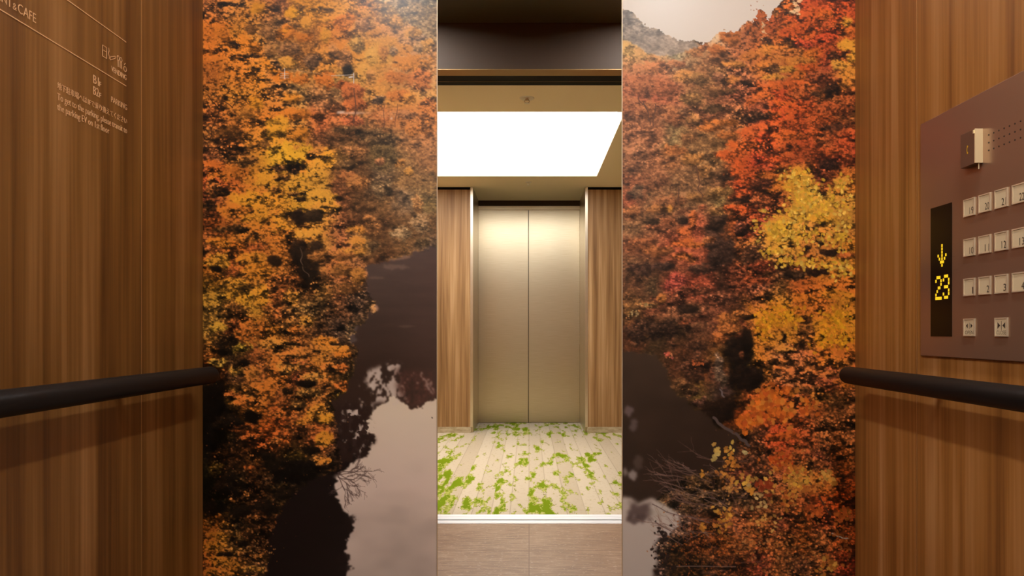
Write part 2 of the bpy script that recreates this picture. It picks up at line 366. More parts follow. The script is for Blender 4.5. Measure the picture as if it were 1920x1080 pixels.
def paint_left():
    p = Print(0); r = p.rng
    p.region([(500, -40), (830, -40), (830, 200), (620, 250), (520, 130)], .55, 2.2)
    p.region([(590, 230), (830, 200), (830, 500), (700, 540), (640, 400)], .5, 1.8)
    p.region([(640, 280), (830, 270), (830, 480), (700, 490)], .42, 1.7)
    p.region([(380, 880), (600, 880), (500, 1120), (380, 1120)], 1.25, 2.4)
    # far ridge lines
    p.mix(p.soft([(722, -40), (722, -5), (740, 12), (762, 38), (790, 62), (820, 82), (830, 82), (830, -40)], 1, 3, 2), '7d6a5c')
    p.mix(p.soft([(760, -40), (760, -8), (790, 6), (830, 14), (830, -40)], 2, 4, 2), '5d5855')
    p.mix(p.ell(722, -2, 12, 6, .2), 'd8c8b0')
    m = p.soft([(430, -10), (470, 45), (500, 80), (528, 118), (560, 125), (600, 132), (610, 90), (590, 40), (540, 0)], 10) * .55; p.mix(m, '7c5238')
    m = p.soft([(590, 150), (600, 180), (640, 205), (610, 225), (580, 200)], 8) * .5; p.mix(m, '7a4c38')
    # bushy round crowns on the slope
    for cx, cy, rx, ry, c in ((482, 14, 15, 11, 'd98c1c'), (548, 24, 15, 13, 'db9422'), (562, 10, 12, 9, 'c07828'), (610, 66, 13, 16, 'd28a28'), (612, 36, 12, 8, 'd88c30'), (640, 45, 16, 18, 'cc6a22'),
                              (655, 36, 12, 15, 'd07026'), (538, 62, 22, 16, 'c26a24'), (535, 58, 8, 5, 'd9841c'), (570, 70, 16, 12, 'cc6c20'), (575, 44, 11, 13, 'cf8a34'), (690, 24, 14, 14, 'bc7a38'),
                              (668, 82, 16, 17, '9a7440'), (698, 105, 12, 18, 'cf9a48'), (722, 98, 12, 20, 'c07838'), (700, 60, 16, 10, 'c8803a'), (730, 80, 18, 12, 'cc8838'), (755, 95, 22, 13, 'c4803c'),
                              (648, 110, 16, 20, '9c6440'), (625, 95, 12, 18, '9a6440'), (470, 55, 12, 12, '7c4c28'), (500, 62, 14, 14, '7c5238'), (520, 40, 12, 12, '82563a'), (680, 50, 18, 14, '8a5c44'),
                              (745, 40, 16, 15, 'a8743c'), (775, 62, 18, 12, 'bc8448'), (800, 85, 16, 14, 'c48c4c'), (738, 96, 10, 10, '7c6050'), (610, 105, 10, 20, 'b87434'), (585, 115, 18, 16, '745040'),
                              (545, 95, 25, 15, '78503c'), (505, 95, 12, 14, '8a5c3c'), (785, 90, 10, 12, '8c6c54'), (540, 118, 18, 14, 'b98038'), (682, 128, 14, 9, 'cc9448'), (696, 145, 12, 16, 'b87c48')):
        p.clump(cx, cy, rx, ry, c, 1.8, .5, .3)
    # orange tree on the left and its ridge edge
    p.clump(470, 85, 30, 16, 'c06a1c', 1.9, .8, .4, 35)
    p.clump(503, 125, 22, 9, 'c8741c', 1.9, .8, .4, 40)
    p.clump(418, 62, 26, 11, 'b8601e', 1.9, .8, .4, 45)
    for cx, cy, rx, ry, c in ((530, 145, 26, 10, 'c86a1c'), (560, 150, 22, 14, 'c2641e'), (610, 150, 24, 17, 'c86420'), (640, 160, 16, 10, 'a84e24'), (665, 172, 26, 17, 'ae5430'), (668, 195, 20, 12, 'a8502c'),
                              (770, 120, 42, 20, 'cc7c30'), (745, 145, 32, 18, 'c46c30'), (790, 150, 28, 22, 'bc6638'), (748, 180, 24, 14, 'b8642c'), (770, 185, 14, 10, 'd08438'), (800, 200, 20, 20, 'b06234'),
                              (775, 245, 18, 12, 'b06838'), (800, 235, 16, 24, 'ac6434'), (640, 225, 24, 6, 'b46040'), (660, 228, 20, 10, 'a8503a'), (555, 215, 40, 12, 'bc641e'), (545, 185, 26, 12, 'c87820'),
                              (520, 240, 28, 22, 'c88a20'), (560, 250, 26, 16, 'c0701e'), (480, 195, 18, 14, 'c07818'), (466, 215, 22, 14, '8a5220'), (430, 250, 30, 14, '5c3416'), (500, 270, 14, 10, '6a4220'),
                              (690, 252, 34, 10, '5c4638'), (650, 245, 26, 9, '5c4030'), (720, 262, 34, 10, '5a4638'), (712, 188, 12, 12, '644c44'), (758, 215, 36, 9, '966048')):
        p.clump(cx, cy, rx, ry, c, 1.9, .6, .4)
    p.clump(654, 132, 11, 14, '33281f', 1.4, .4, .25)
    # yellow crown in the middle and the shelves below it
    for cx, cy, rx, ry, c in ((540, 285, 36, 18, 'd09c20'), (548, 300, 26, 14, 'd4a020'), (560, 345, 34, 16, 'c48a2a'), (590, 325, 22, 26, 'cc9030'), (600, 370, 34, 12, 'c89030'), (610, 390, 30, 10, 'b87c2c'),
                              (615, 300, 12, 22, 'd89428'), (540, 318, 32, 9, '40261a'), (528, 335, 22, 6, '4a2c18'), (548, 365, 18, 6, '4a2c18'), (565, 375, 16, 6, '4c2e18'),
                              (470, 375, 44, 18, 'd08a20'), (480, 400, 44, 16, 'cc8420'), (500, 340, 36, 16, 'cf8c24'), (430, 325, 38, 18, 'b45c1c'), (400, 312, 26, 12, 'b8541e'), (440, 395, 34, 14, 'b8641e'),
                              (520, 380, 30, 14, 'c88020'), (540, 420, 30, 20, 'c07c20'), (565, 435, 26, 10, 'b87a28'), (580, 440, 28, 9, 'c88a34'), (588, 455, 14, 12, 'c07c30'), (412, 455, 30, 12, 'ac6018'),
                              (460, 445, 40, 14, 'a85e20'), (430, 430, 40, 8, '3c2412'), (470, 485, 40, 16, 'b8701e'), (410, 490, 26, 18, '98661c'), (480, 512, 34, 16, 'b0681a'), (440, 530, 26, 14, 'a87020'),
                              (408, 362, 22, 10, '40240f'), (392, 390, 12, 18, '3a2010'), (398, 350, 16, 12, '8c4a24'), (545, 410, 12, 14, '7a4c1c'), (455, 300, 30, 12, '6a401c'), (590, 405, 18, 7, '5a3820')):
        p.clump(cx, cy, rx, ry, c, 2.1, 1.05, .5)
    for cx, cy, rx, ry, c in ((563, 408, 20, 18, '33201a'), (588, 405, 18, 14, '3a2a20'), (560, 475, 20, 26, '2a1c16'), (578, 500, 22, 40, '2c1e18'), (515, 488, 18, 12, '382114'), (592, 470, 16, 22, '33231c')):
        p.clump(cx, cy, rx, ry, c, 1.6, .35, .3)
    for cx, cy, rx, ry, c in ((668, 430, 24, 10, 'c07c38'), (672, 455, 24, 12, 'c48038'), (660, 472, 34, 9, 'c08038'), (640, 480, 26, 12, '9a5c34'), (700, 425, 14, 22, '8e5c40'), (690, 410, 12, 10, '905c3c'),
                              (650, 330, 18, 16, '94563a'), (672, 345, 26, 14, '8c5838'), (665, 285, 24, 12, '8a5a40'), (655, 310, 26, 10, '5c4434'), (600, 480, 22, 12, '84502c'), (640, 505, 34, 14, '8c5630'),
                              (670, 520, 18, 18, '96602e'), (650, 540, 30, 14, '7c4c2c'), (750, 305, 12, 8, 'a46c3c'), (768, 322, 8, 8, 'bc8444'), (715, 302, 10, 8, '8a5848'), (785, 385, 12, 20, '94684c'),
                              (755, 440, 28, 14, '7c6a60'), (790, 420, 22, 20, '80695e'), (715, 350, 22, 18, '6c5a50'), (700, 460, 12, 14, '5a463a'), (790, 455, 20, 10, '5c4a3c')):
        p.clump(cx, cy, rx, ry, c, 1.9, .6, .45)
    for cx, cy, rx, ry, c in ((460, 560, 32, 14, 'b8801c'), (490, 555, 18, 20, 'bc7c1c'), (400, 560, 20, 20, '8a6420'), (470, 625, 30, 20, 'a0521c'), (465, 610, 20, 14, 'a8581e'), (405, 615, 22, 10, 'a07a28'),
                              (455, 655, 20, 12, '6c5a1c'), (420, 640, 22, 14, '2e1c10'), (520, 645, 40, 14, '9c6428'), (560, 665, 34, 12, 'a8602a'), (540, 612, 26, 20, '6a4220'), (575, 600, 16, 12, 'a06a28'),
                              (545, 560, 16, 18, '8c5c24'), (550, 620, 14, 9, 'a4561e'), (410, 680, 24, 9, '7c6228'), (440, 695, 20, 8, '7c5a24'), (475, 700, 22, 14, '9c5a24'), (520, 700, 20, 26, 'a8561c'),
                              (500, 735, 26, 24, 'ac5a1e'), (430, 740, 24, 9, '9a4a20'), (455, 755, 24, 10, 'a4521e'), (550, 690, 36, 14, '94602a'), (590, 705, 30, 10, '9c6830'), (575, 735, 26, 12, '6c4824'),
                              (560, 760, 26, 12, '4a3018'), (590, 780, 24, 10, 'c07c24'), (570, 790, 22, 8, 'b46820'), (530, 775, 24, 12, '94481c'), (450, 800, 26, 9, 'a8481c'), (475, 820, 20, 10, 'b04c1c'),
                              (490, 840, 14, 9, 'a8481c'), (467, 878, 12, 8, '9c4418'), (530, 815, 18, 7, '9c441c'), (520, 828, 12, 8, '8a4820'), (400, 850, 14, 12, '7a4420'), (405, 880, 14, 16, '544018'),
                              (615, 640, 24, 9, 'c87424'), (640, 655, 26, 9, 'c87828'), (645, 665, 20, 8, 'b8641e'), (620, 690, 20, 8, 'b0602a'), (645, 690, 12, 8, '9c4c20'), (640, 722, 14, 8, '9c4c20'),
                              (648, 730, 7, 5, 'a8501c'), (612, 820, 18, 16, 'c07820'), (612, 780, 16, 12, 'c88420'), (612, 865, 20, 9, 'b46c24'), (640, 845, 14, 8, '7c4c34'), (600, 770, 26, 14, 'a86a24'),
                              (505, 900, 14, 12, '5a3420'), (440, 935, 14, 6, '7c4420'), (470, 930, 14, 9, '6c3c1c'), (475, 975, 24, 10, '6a3818'), (470, 1000, 18, 12, '64361a'), (555, 905, 10, 9, '5c4030'),
                              (415, 1005, 22, 10, 'a8681c'), (400, 1025, 20, 12, 'ac6a1c'), (415, 1055, 26, 12, 'a8641c'), (400, 1075, 26, 12, '9c5c1c'), (425, 985, 12, 6, '94581c'), (460, 1045, 22, 9, '7a4420'),
                              (490, 1045, 20, 5, '8a5224'), (480, 1068, 24, 7, '7c5424'), (392, 980, 10, 10, '8a5420')):
        p.clump(cx, cy, rx, ry, c, 2.0, 1.15, .5)
    # dark hollow under the far-left branches, plus light falloff darkened into the print
    p.clump(400, 755, 26, 46, '130c09', 1.6, .5, .3); p.clump(385, 800, 30, 60, '140d09', 1.6, .5, .3); p.clump(470, 780, 20, 14, '150e0a', 1.6, .5, .3)
    p.clump(560, 885, 60, 22, '150e0c', 1.6, .8, .4)
    m = p.soft([(380, 730), (470, 790), (560, 850), (600, 900), (540, 960), (470, 1090), (450, 1010), (380, 975)], 16); p.C = p.C * (1 - .38 * m[..., None])
    for cx, cy, rx, ry in ((430, 790, 30, 14), (520, 870, 30, 12), (500, 855, 16, 9), (420, 915, 26, 14), (400, 950, 24, 16), (450, 960, 22, 9), (535, 925, 20, 12), (430, 895, 14, 8), (500, 950, 20, 14), (425, 1040, 16, 5), (455, 1020, 16, 6), (580, 845, 16, 8), (575, 720, 18, 7), (540, 735, 14, 6), (420, 660, 14, 8), (455, 680, 14, 6), (405, 505, 14, 6)):
        p.clump(cx, cy, rx, ry, '1c120c', 1.6, .6, .5)
    # water and its edge
    water = [(688, 500), (720, 490), (765, 478), (820, 463), (840, 455), (840, 1130), (470, 1130), (500, 1070), (505, 1010), (520, 970), (550, 930), (590, 900), (640, 880), (632, 790), (622, 752), (650, 735), (662, 700), (670, 655),
             (655, 640), (668, 622), (685, 602), (705, 585), (700, 560), (690, 530)]
    w = p.soft(water, 1, 5, 2.5)
    t = np.clip((p.Y - 470) / 230., 0, 1)[..., None]
    dark = hexc('54423a') * (1 - t) + hexc('33221a') * t
    t2 = np.clip((p.Y - 760) / 120., 0, 1)[..., None]; dark = dark * (1 - t2) + hexc('180f0d') * t2
    side = np.clip((p.X - 720) / 100., 0, 1)[..., None] * (1 - t2); dark = dark * (1 - .5 * side) + hexc('4c352e') * .5 * side
    dark = dark * (1 + .05 * m_fbm(r, MH, MW, 60, 14, 3)[..., None])
    p.mix(w, dark); p.flat = np.maximum(p.flat, w)
    # lit sky on the water, pierced by mirrored trees
    light = [(840, 748), (805, 752), (790, 762), (775, 765), (757, 757), (742, 745), (730, 750), (722, 762), (708, 760), (697, 775), (690, 788), (682, 800), (692, 812), (704, 820), (700, 835), (690, 852), (676, 862), (660, 866),
             (650, 878), (634, 892), (630, 910), (628, 930), (640, 945), (650, 960), (662, 985), (665, 1000), (650, 1012), (648, 1025), (654, 1045), (650, 1065), (648, 1130), (840, 1130)]
    sky = p.soft(light, 1, 5, 2.5)
    ty = np.clip((p.Y - 760) / 300., 0, 1)[..., None]
    lc = np.where(ty < .5, hexc('e6ccb0') * (1 - 2 * ty) + hexc('cfb4a2') * 2 * ty, hexc('cfb4a2') * (2 - 2 * ty) + hexc('b09a8c') * (2 * ty - 1))
    lc = lc * (1 + .05 * m_fbm(r, MH, MW, 110, 60, 3)[..., None]); lc = lc * (1 - .05 * np.clip(m_fbm(r, MH, MW, 60, 40, 2), 0, 1)[..., None])
    p.mix(sky, lc)
    cloudy = m_fbm(r, MH, MW, 9, 12, 3)
    for poly, th in (([(688, 698), (702, 690), (735, 680), (751, 681), (750, 700), (748, 730), (765, 745), (748, 760), (700, 755), (690, 730)], -.10), ([(640, 765), (660, 752), (690, 760), (684, 800), (690, 815), (680, 845), (650, 855), (642, 830)], .12),
                     ([(740, 690), (820, 700), (820, 760), (760, 755)], .62), ([(660, 720), (700, 715), (700, 790), (670, 800)], .3), ([(628, 890), (655, 885), (660, 950), (632, 935)], .0)):
        m = p.soft(poly, 3, 4, 2) * np.clip((cloudy - th) * 5, 0, 1); p.mix(m_blur(m, 1) * .85, hexc('cdb5a4'))
    m = p.soft([(735, 690), (815, 700), (822, 750), (775, 762), (750, 750)], 4, 6, 3); p.mix(m * .55 * np.clip(.6 + cloudy, 0, 1), '5a352b')
    # dark fringe of reflected crowns
    fr = p.soft([(622, 752), (690, 760), (697, 800), (703, 830), (690, 850), (660, 862), (600, 890), (640, 800)], 4, 7, 3) * np.clip((m_fbm(r, MH, MW, 10, 9, 3) + .28) * 4, 0, 1)
    p.mix(fr * .92, '2a1a15'); 
    for cx, cy in ((655, 975), (650, 990), (645, 1048), (648, 1065)): p.mix(p.ell(cx, cy, 12, 8, .6) * .9, '1c1210')
    # shoreline details
    p.mix(p.ell(745, 484, 30, 4, .5, 1, -10) * .8, '8a6650'); p.mix(p.ell(742, 500, 20, 5, .6, 1) * .55, '7c6050'); p.mix(p.ell(705, 521, 18, 2.5, .3, 1) * .5, '7a5c4c')
    p.mix(p.ell(703, 578, 9, 9, .15, 1), '9a7058'); p.mix(p.ell(657, 625, 14, 20, .4, 1) * .7, '5c4c46')
    p.mix(p.ell(765, 612, 20, 2, .6) * .25, '8a7060')
    p.foliage()
    # rails, poles, guard wall
    p.mix(p.ell(662, 212, 32, 2.2, .3, 1) * .7, 'd8a890'); p.mix(p.ell(640, 210, 8, 2, .2, 1) * .8, 'e8c8b0')
    p.mix(p.ell(735, 222, 3, 3, .2, 1) * .7, 'd8b8a0')
    for y in (138, 142, 146): p.stroke([(526, y), (541, y)], 1, 'a8a098', .7, 0)
    p.stroke([(534, 128), (534, 148)], 1, 'd0c8c0', .9, 0); p.stroke([(664, 137), (664, 156)], 1.2, 'c8c0b8', .9, 0); p.stroke([(622, 142), (664, 140)], 1, 'c8b8b0', .7, 0); p.stroke([(655, 145), (662, 144)], 1.4, 'e8e0e0', .8, 0)
    p.stroke([(540, 130), (620, 141)], .8, 'b09080', .35, 0)
    for pts in (((392, 262), (400, 235), (412, 205), (416, 185), (430, 168)), ((412, 208), (398, 190), (390, 180)), ((416, 190), (436, 200), (452, 188)), ((398, 290), (410, 268), (432, 250))): p.stroke(pts, 1.8, '3a2010', .75)
    p.stroke([(664, 232), (668, 200), (664, 165)], 2, '5c3828', .6); p.stroke([(720, 240), (722, 200)], 1.4, '5c3828', .5); p.stroke([(742, 238), (746, 195)], 1.4, '5c3828', .5)
    p.stroke([(492, 632), (498, 605)], 2, '3a1e10', .7); p.stroke([(563, 465), (568, 500), (580, 520)], 1.6, '6a5240', .5)
    for a, l in ((-.06, 46), (-.2, 40), (.55, 46), (.8, 40), (1.1, 36), (.2, 40)): p.twigs(634, 892 + r.normal(0, 5), a, l * .8, 1.7, '5a453e', 3, .55, .5)
    p.leaves(485, 850, 60, 55, 90, 1.8, ['a05a30', '80502c', 'b87a50', '604020'], .7); p.leaves(450, 960, 40, 60, 90, 2, ['804a28', '9a6038', '5a3420'], .6)
    p.leaves(480, 1035, 22, 14, 60, 2.2, ['b8824c', '9c5c28', 'a06a34'], .8); p.leaves(520, 670, 60, 90, 220, 1.4, ['d89848', 'c07838', 'e0b070'], .6)
    p.leaves(812, 783, .5, .5, 1, 2, ['3a2c24'])
    return p

def paint_right():
    p = Print(1); r = p.rng
    p.region([(1150, 60), (1330, 60), (1380, 260), (1370, 560), (1150, 620)], .5, 1.9)
    p.region([(1150, 600), (1400, 560), (1400, 800), (1150, 900)], .5, 1.8)
    p.region([(1400, -40), (1620, -40), (1620, 330), (1400, 330)], .8, 2.1)
    for cx, cy, rx, ry, c in ((1190, 105, 26, 16, 'c09a64'), (1175, 92, 12, 16, 'c8a868'), (1215, 118, 20, 8, 'bc9264'), (1200, 130, 26, 14, 'b87c58'), (1235, 125, 36, 14, 'b87850'), (1265, 120, 26, 10, 'b07450'), (1300, 95, 22, 12, 'b88050'),
                              (1320, 88, 12, 9, 'b06c3c'), (1350, 110, 34, 16, '94603c'), (1370, 72, 24, 16, 'b4682c'), (1345, 92, 20, 12, 'b0662c'), (1380, 120, 20, 7, 'b87c3c'), (1285, 145, 24, 14, 'b48048'), (1310, 150, 20, 16, '7c5c38'),
                              (1375, 150, 24, 8, 'b4743c'), (1350, 145, 16, 10, '7c5440'), (1340, 170, 34, 12, '7a5638'), (1300, 185, 24, 12, '80603c'), (1240, 165, 30, 22, 'a86444'), (1200, 160, 26, 24, 'a86848'), (1180, 200, 20, 24, '9c6448'),
                              (1215, 210, 26, 20, '8e5c40'), (1260, 220, 24, 20, '8e5c40'), (1350, 230, 40, 9, 'b06830'), (1330, 240, 26, 7, 'a86430'), (1300, 225, 18, 14, '8c6440'), (1340, 205, 30, 10, '5e4630'), (1370, 255, 24, 9, '94582c'),
                              (1265, 284, 26, 14, '9c6238'), (1300, 300, 26, 14, '8e6438'), (1320, 320, 14, 20, '86603c'), (1290, 260, 22, 10, '845c3c'), (1345, 270, 20, 9, '6c5034'), (1190, 300, 26, 30, '8c6048'), (1220, 340, 34, 20, '8a5c44'),
                              (1255, 380, 34, 14, '84583e'), (1195, 360, 18, 16, '6c5444'), (1180, 400, 20, 14, '94603e'), (1232, 392, 26, 8, '94643e'), (1256, 392, 6, 8, 'b88038'), (1350, 360, 26, 14, '84643c'), (1310, 370, 20, 10, '7c5a38'),
                              (1370, 330, 20, 14, '4c382c'), (1250, 415, 22, 8, '94583c'), (1235, 425, 30, 8, '84503a'), (1225, 415, 16, 9, '4c3a2c'), (1280, 412, 14, 10, '4c382e'), (1345, 420, 28, 22, '453229'), (1350, 470, 34, 40, '44302a'),
                              (1200, 460, 30, 14, '845036'), (1235, 472, 30, 10, '8a5434'), (1200, 505, 34, 14, '503830'), (1240, 500, 24, 9, '483430'), (1310, 505, 22, 12, '4c342c')):
        p.clump(cx, cy, rx, ry, c, 1.8, .5, .45)
    for cx, cy, rx, ry, c in ((1298, 412, 9, 18, 'a85a30'), (1280, 435, 16, 12, 'b05a30'), (1282, 455, 24, 10, 'b45c2c'), (1305, 460, 16, 8, 'a85c2c'), (1280, 480, 22, 8, 'a0582e'), (1295, 488, 12, 8, '94542e'), (1330, 450, 14, 6, '8c5434'),
                              (1268, 522, 26, 12, '94403a'), (1260, 535, 20, 12, '8c3c38'), (1285, 545, 22, 10, '884038'), (1318, 390, 9, 7, '94543c'), (1345, 395, 22, 9, '7c5a38')):
        p.clump(cx, cy, rx, ry, c, 1.9, .7, .35)
    for cx, cy, rx, ry, c in ((1420, 40, 12, 22, '964a24'), (1410, 55, 14, 18, 'a05428'), (1450, 45, 20, 24, 'a04a24'), (1480, 15, 26, 16, 'b05c24'), (1455, 20, 10, 10, 'bc7030'), (1530, 30, 40, 20, 'b04c22'), (1550, 30, 14, 16, 'c05c24'),
                              (1490, 60, 34, 14, 'ac481e'), (1560, 65, 24, 14, 'a83c20'), (1470, 60, 10, 7, 'b84c24'), (1510, 85, 24, 9, 'a83e28'), (1545, 75, 18, 10, 'b84426'), (1440, 95, 22, 12, 'b87430'), (1410, 105, 26, 10, 'b06a30'),
                              (1430, 125, 22, 12, 'c07430'), (1480, 100, 30, 10, '94582c'), (1500, 115, 26, 9, 'a86a2c'), (1478, 130, 22, 8, 'b88430'), (1450, 130, 14, 9, '6e4a2c'), (1455, 145, 22, 7, 'b07c34'), (1515, 128, 22, 10, 'b85020'),
                              (1570, 105, 18, 12, '4a2818'), (1592, 45, 10, 12, 'c08c30'), (1590, 85, 18, 16, 'd09830'), (1598, 105, 12, 18, 'c89030'), (1580, 120, 14, 9, 'c48c34'), (1567, 122, 8, 10, 'c8943c'), (1540, 150, 30, 20, '6c3620'),
                              (1560, 170, 16, 14, '3c2418'), (1530, 175, 16, 10, '4a2e1c'), (1480, 160, 44, 12, 'b85424'), (1450, 165, 26, 10, 'b85824'), (1430, 180, 24, 10, 'b85c28'), (1520, 165, 16, 10, 'bc6030'), (1500, 180, 36, 9, '84401f'),
                              (1410, 190, 20, 9, 'a85428'), (1470, 195, 40, 9, 'b8521e'), (1500, 205, 44, 12, 'b0481e'), (1450, 215, 26, 10, 'b4501e'), (1420, 215, 26, 10, '4a3024'), (1405, 225, 20, 10, '483024'), (1560, 205, 34, 14, '8a4020'),
                              (1540, 225, 34, 14, '94421e'), (1480, 230, 34, 12, 'a8461e'), (1440, 240, 26, 10, 'b45026'), (1405, 250, 22, 12, 'b85426'), (1480, 255, 40, 10, 'ac5020'), (1530, 250, 18, 12, 'a84a20'), (1570, 240, 26, 10, '4c2a1c'),
                              (1590, 200, 16, 24, '7c3c1e'), (1400, 275, 36, 12, 'b85622'), (1375, 290, 30, 10, 'b85422'), (1360, 292, 16, 9, 'b45020'), (1440, 285, 30, 12, '8c3c1e'), (1480, 275, 26, 10, '94421e'), (1385, 325, 22, 14, 'a8481e'),
                              (1405, 335, 22, 16, '9c421e'), (1460, 300, 30, 7, 'a8441e'), (1445, 315, 16, 7, 'a8442a'), (1430, 345, 20, 14, '5a2e1e'), (1400, 375, 40, 7, '3a241a'), (1395, 395, 30, 10, '9c421e'), (1370, 388, 16, 6, 'b04c24'),
                              (1430, 380, 26, 14, '6c3820'), (1410, 410, 20, 10, '94401f'), (1400, 440, 12, 10, '9a3c20'), (1560, 310, 26, 12, '3a2018'), (1560, 285, 30, 10, '9c4420'), (1590, 300, 14, 20, '80381c'), (1540, 330, 22, 12, '6a3220'),
                              (1390, 430, 20, 26, '542e24'), (1410, 480, 30, 22, '4c3022'), (1430, 500, 30, 14, '6c301e'), (1420, 525, 28, 10, '7c3a20')):
        p.clump(cx, cy, rx, ry, c, 2.1, .85, .5)
    # yellow beech branches
    for cx, cy, rx, ry, c in ((1515, 340, 14, 18, 'c89830'), (1495, 335, 16, 22, 'c4922a'), (1490, 355, 18, 10, 'c08c28'), (1520, 370, 26, 20, 'cc9c34'), (1550, 375, 28, 16, 'c49434'), (1580, 345, 12, 14, 'c08c34'), (1530, 400, 50, 22, 'cc9c34'),
                              (1580, 410, 28, 26, 'b98a34'), (1500, 395, 26, 14, 'c89830'), (1545, 410, 26, 9, 'd49c28'), (1455, 425, 24, 12, 'c8982c'), (1450, 445, 24, 10, 'c09028'), (1490, 445, 34, 12, 'c49430'), (1520, 430, 20, 16, 'b07a34'),
                              (1570, 440, 34, 10, 'c08434'), (1460, 470, 22, 6, 'b88830'), (1500, 470, 8, 12, 'b88430'), (1475, 490, 14, 7, 'bc8c30'), (1505, 492, 18, 7, 'b88430'), (1550, 495, 20, 7, 'c08c30'), (1580, 500, 26, 14, 'b87c2c'),
                              (1540, 455, 12, 9, '2e2018'), (1560, 475, 30, 8, '2c1c14'), (1515, 465, 8, 8, '3a2418'), (1590, 480, 20, 7, '84441e'), (1530, 510, 30, 9, '3a2218'), (1490, 515, 30, 10, '4a3222')):
        p.clump(cx, cy, rx, ry, c, 2.9, .75, .5)
    for cx, cy, rx, ry, c in ((1440, 600, 26, 14, 'c88420'), (1470, 580, 26, 12, 'c4781e'), (1485, 595, 20, 9, 'd0901c'), (1430, 620, 16, 14, 'c07c1c'), (1460, 620, 26, 9, 'a86a20'), (1510, 560, 30, 14, 'b8681e'), (1560, 550, 26, 12, 'b8741e'),
                              (1590, 560, 18, 16, 'b8781e'), (1575, 595, 26, 14, 'd08c1c'), (1555, 615, 24, 14, 'cc841c'), (1585, 630, 24, 16, 'c8801c'), (1545, 640, 14, 16, 'd08a1c'), (1510, 600, 16, 10, '5a3418'), (1515, 620, 14, 12, '6a401c'),
                              (1472, 632, 7, 15, '1e1410'), (1475, 655, 26, 8, 'a06a2c'), (1490, 640, 20, 9, 'b07024'), (1470, 680, 30, 10, '9c5c2c'), (1520, 690, 34, 18, '8c5228'), (1490, 700, 30, 14, '8a4e2a'), (1565, 680, 34, 12, 'a05c20'),
                              (1550, 700, 30, 10, '945428'), (1460, 690, 12, 6, 'b0602a'), (1520, 730, 34, 12, '643c20'), (1580, 715, 20, 6, '94501e'), (1592, 722, 12, 7, 'b0601c'), (1570, 750, 30, 20, '5c381a'),
                              (1500, 750, 16, 9, '6a3c24'), (1540, 745, 20, 10, '7c4c1c')):
        p.clump(cx, cy, rx, ry, c, 2.4, .95, .5)
    for cx, cy, rx, ry, c in ((1440, 745, 22, 14, 'b8581e'), (1425, 765, 22, 16, 'b0501e'), (1460, 755, 20, 14, 'b85c20'), (1475, 735, 18, 7, 'bc621e'), (1400, 785, 18, 14, 'b0521e'), (1430, 790, 24, 12, 'a8481c'), (1470, 780, 22, 12, 'a8501c'),
                              (1510, 760, 16, 14, 'a84e1c'), (1490, 790, 26, 12, '8c401c'), (1530, 775, 20, 12, '8a4620'), (1455, 820, 22, 8, 'a8481c'), (1480, 815, 22, 10, 'b0501c')):
        p.clump(cx, cy, rx, ry, c, 3.6, .7, .35)
    for cx, cy, rx, ry, c in ((1365, 600, 26, 12, '8c542a'), (1370, 620, 30, 14, '8a522a'), (1350, 635, 18, 12, '844c28'), (1390, 590, 20, 10, '845028'), (1280, 605, 12, 6, '8c482c'), (1310, 600, 20, 8, '5a3426'), (1325, 590, 14, 14, '6c4030'),
                              (1260, 560, 34, 12, '704030'), (1210, 572, 20, 7, '7c5838'), (1185, 588, 16, 6, '84643c'), (1240, 560, 10, 9, '84542c'), (1305, 545, 40, 10, '6a3c2c'), (1350, 560, 30, 10, '6c4030'),
                              (1258, 640, 10, 12, '64402e'), (1300, 650, 30, 10, '4a3024'), (1252, 665, 5, 5, 'b05040'), (1307, 682, 9, 9, 'a04e28'), (1318, 700, 14, 10, '7c4422'), (1280, 720, 24, 16, '5c402a'), (1300, 735, 20, 10, '543a28'),
                              (1345, 690, 10, 26, '5c4c44'), (1355, 710, 14, 16, '4c4038'), (1300, 690, 40, 30, '4c3024'), (1310, 755, 16, 14, '543830'), (1190, 645, 10, 6, '5c3c2c'), (1230, 620, 60, 24, '3a2820')):
        p.clump(cx, cy, rx, ry, c, 1.8, .7, .5)
    for cx, cy, rx, ry, c in ((1385, 660, 32, 36, '241913'), (1400, 710, 36, 34, '221712'), (1350, 770, 40, 26, '251812'), (1400, 640, 14, 30, '231812'), (1290, 580, 26, 9, '36261e')):
        p.clump(cx, cy, rx, ry, c, 1.6, .4, .25)
    p.clump(1350, 690, 9, 20, '5c4c44', 1.6, .6, .4); p.clump(1392, 665, 6, 9, '5c3420', 1.6, .6, .3)
    # water
    water = [(1150, 655), (1175, 662), (1200, 660), (1230, 672), (1248, 690), (1255, 715), (1266, 740), (1290, 752), (1300, 770), (1330, 780), (1345, 800), (1380, 815), (1385, 850), (1340, 880), (1270, 900), (1230, 940), (1228, 970), (1240, 990), (1225, 1010), (1228, 1060), (1215, 1130), (1150, 1130)]
    w = p.soft(water, 1, 6, 2.5); t = np.clip((p.Y - 660) / 200., 0, 1)[..., None]
    p.mix(w, (hexc('3b2b20') * (1 - t) + hexc('2e1f17') * t) * (1 + .06 * m_fbm(r, MH, MW, 40, 30, 2)[..., None])); p.flat = np.maximum(p.flat, w)
    light = [(1150, 935), (1172, 930), (1195, 945), (1222, 935), (1250, 950), (1272, 965), (1275, 985), (1260, 995), (1245, 1010), (1235, 1000), (1228, 1020), (1232, 1050), (1222, 1075), (1215, 1130), (1150, 1130)]
    sk = p.soft(light, 3, 5, 2); t = np.clip((p.Y - 930) / 150., 0, 1)[..., None]
    p.mix(sk * .95, (hexc('b8a698') * (1 - t) + hexc('b0a094') * t)); p.flat = np.maximum(p.flat, sk)
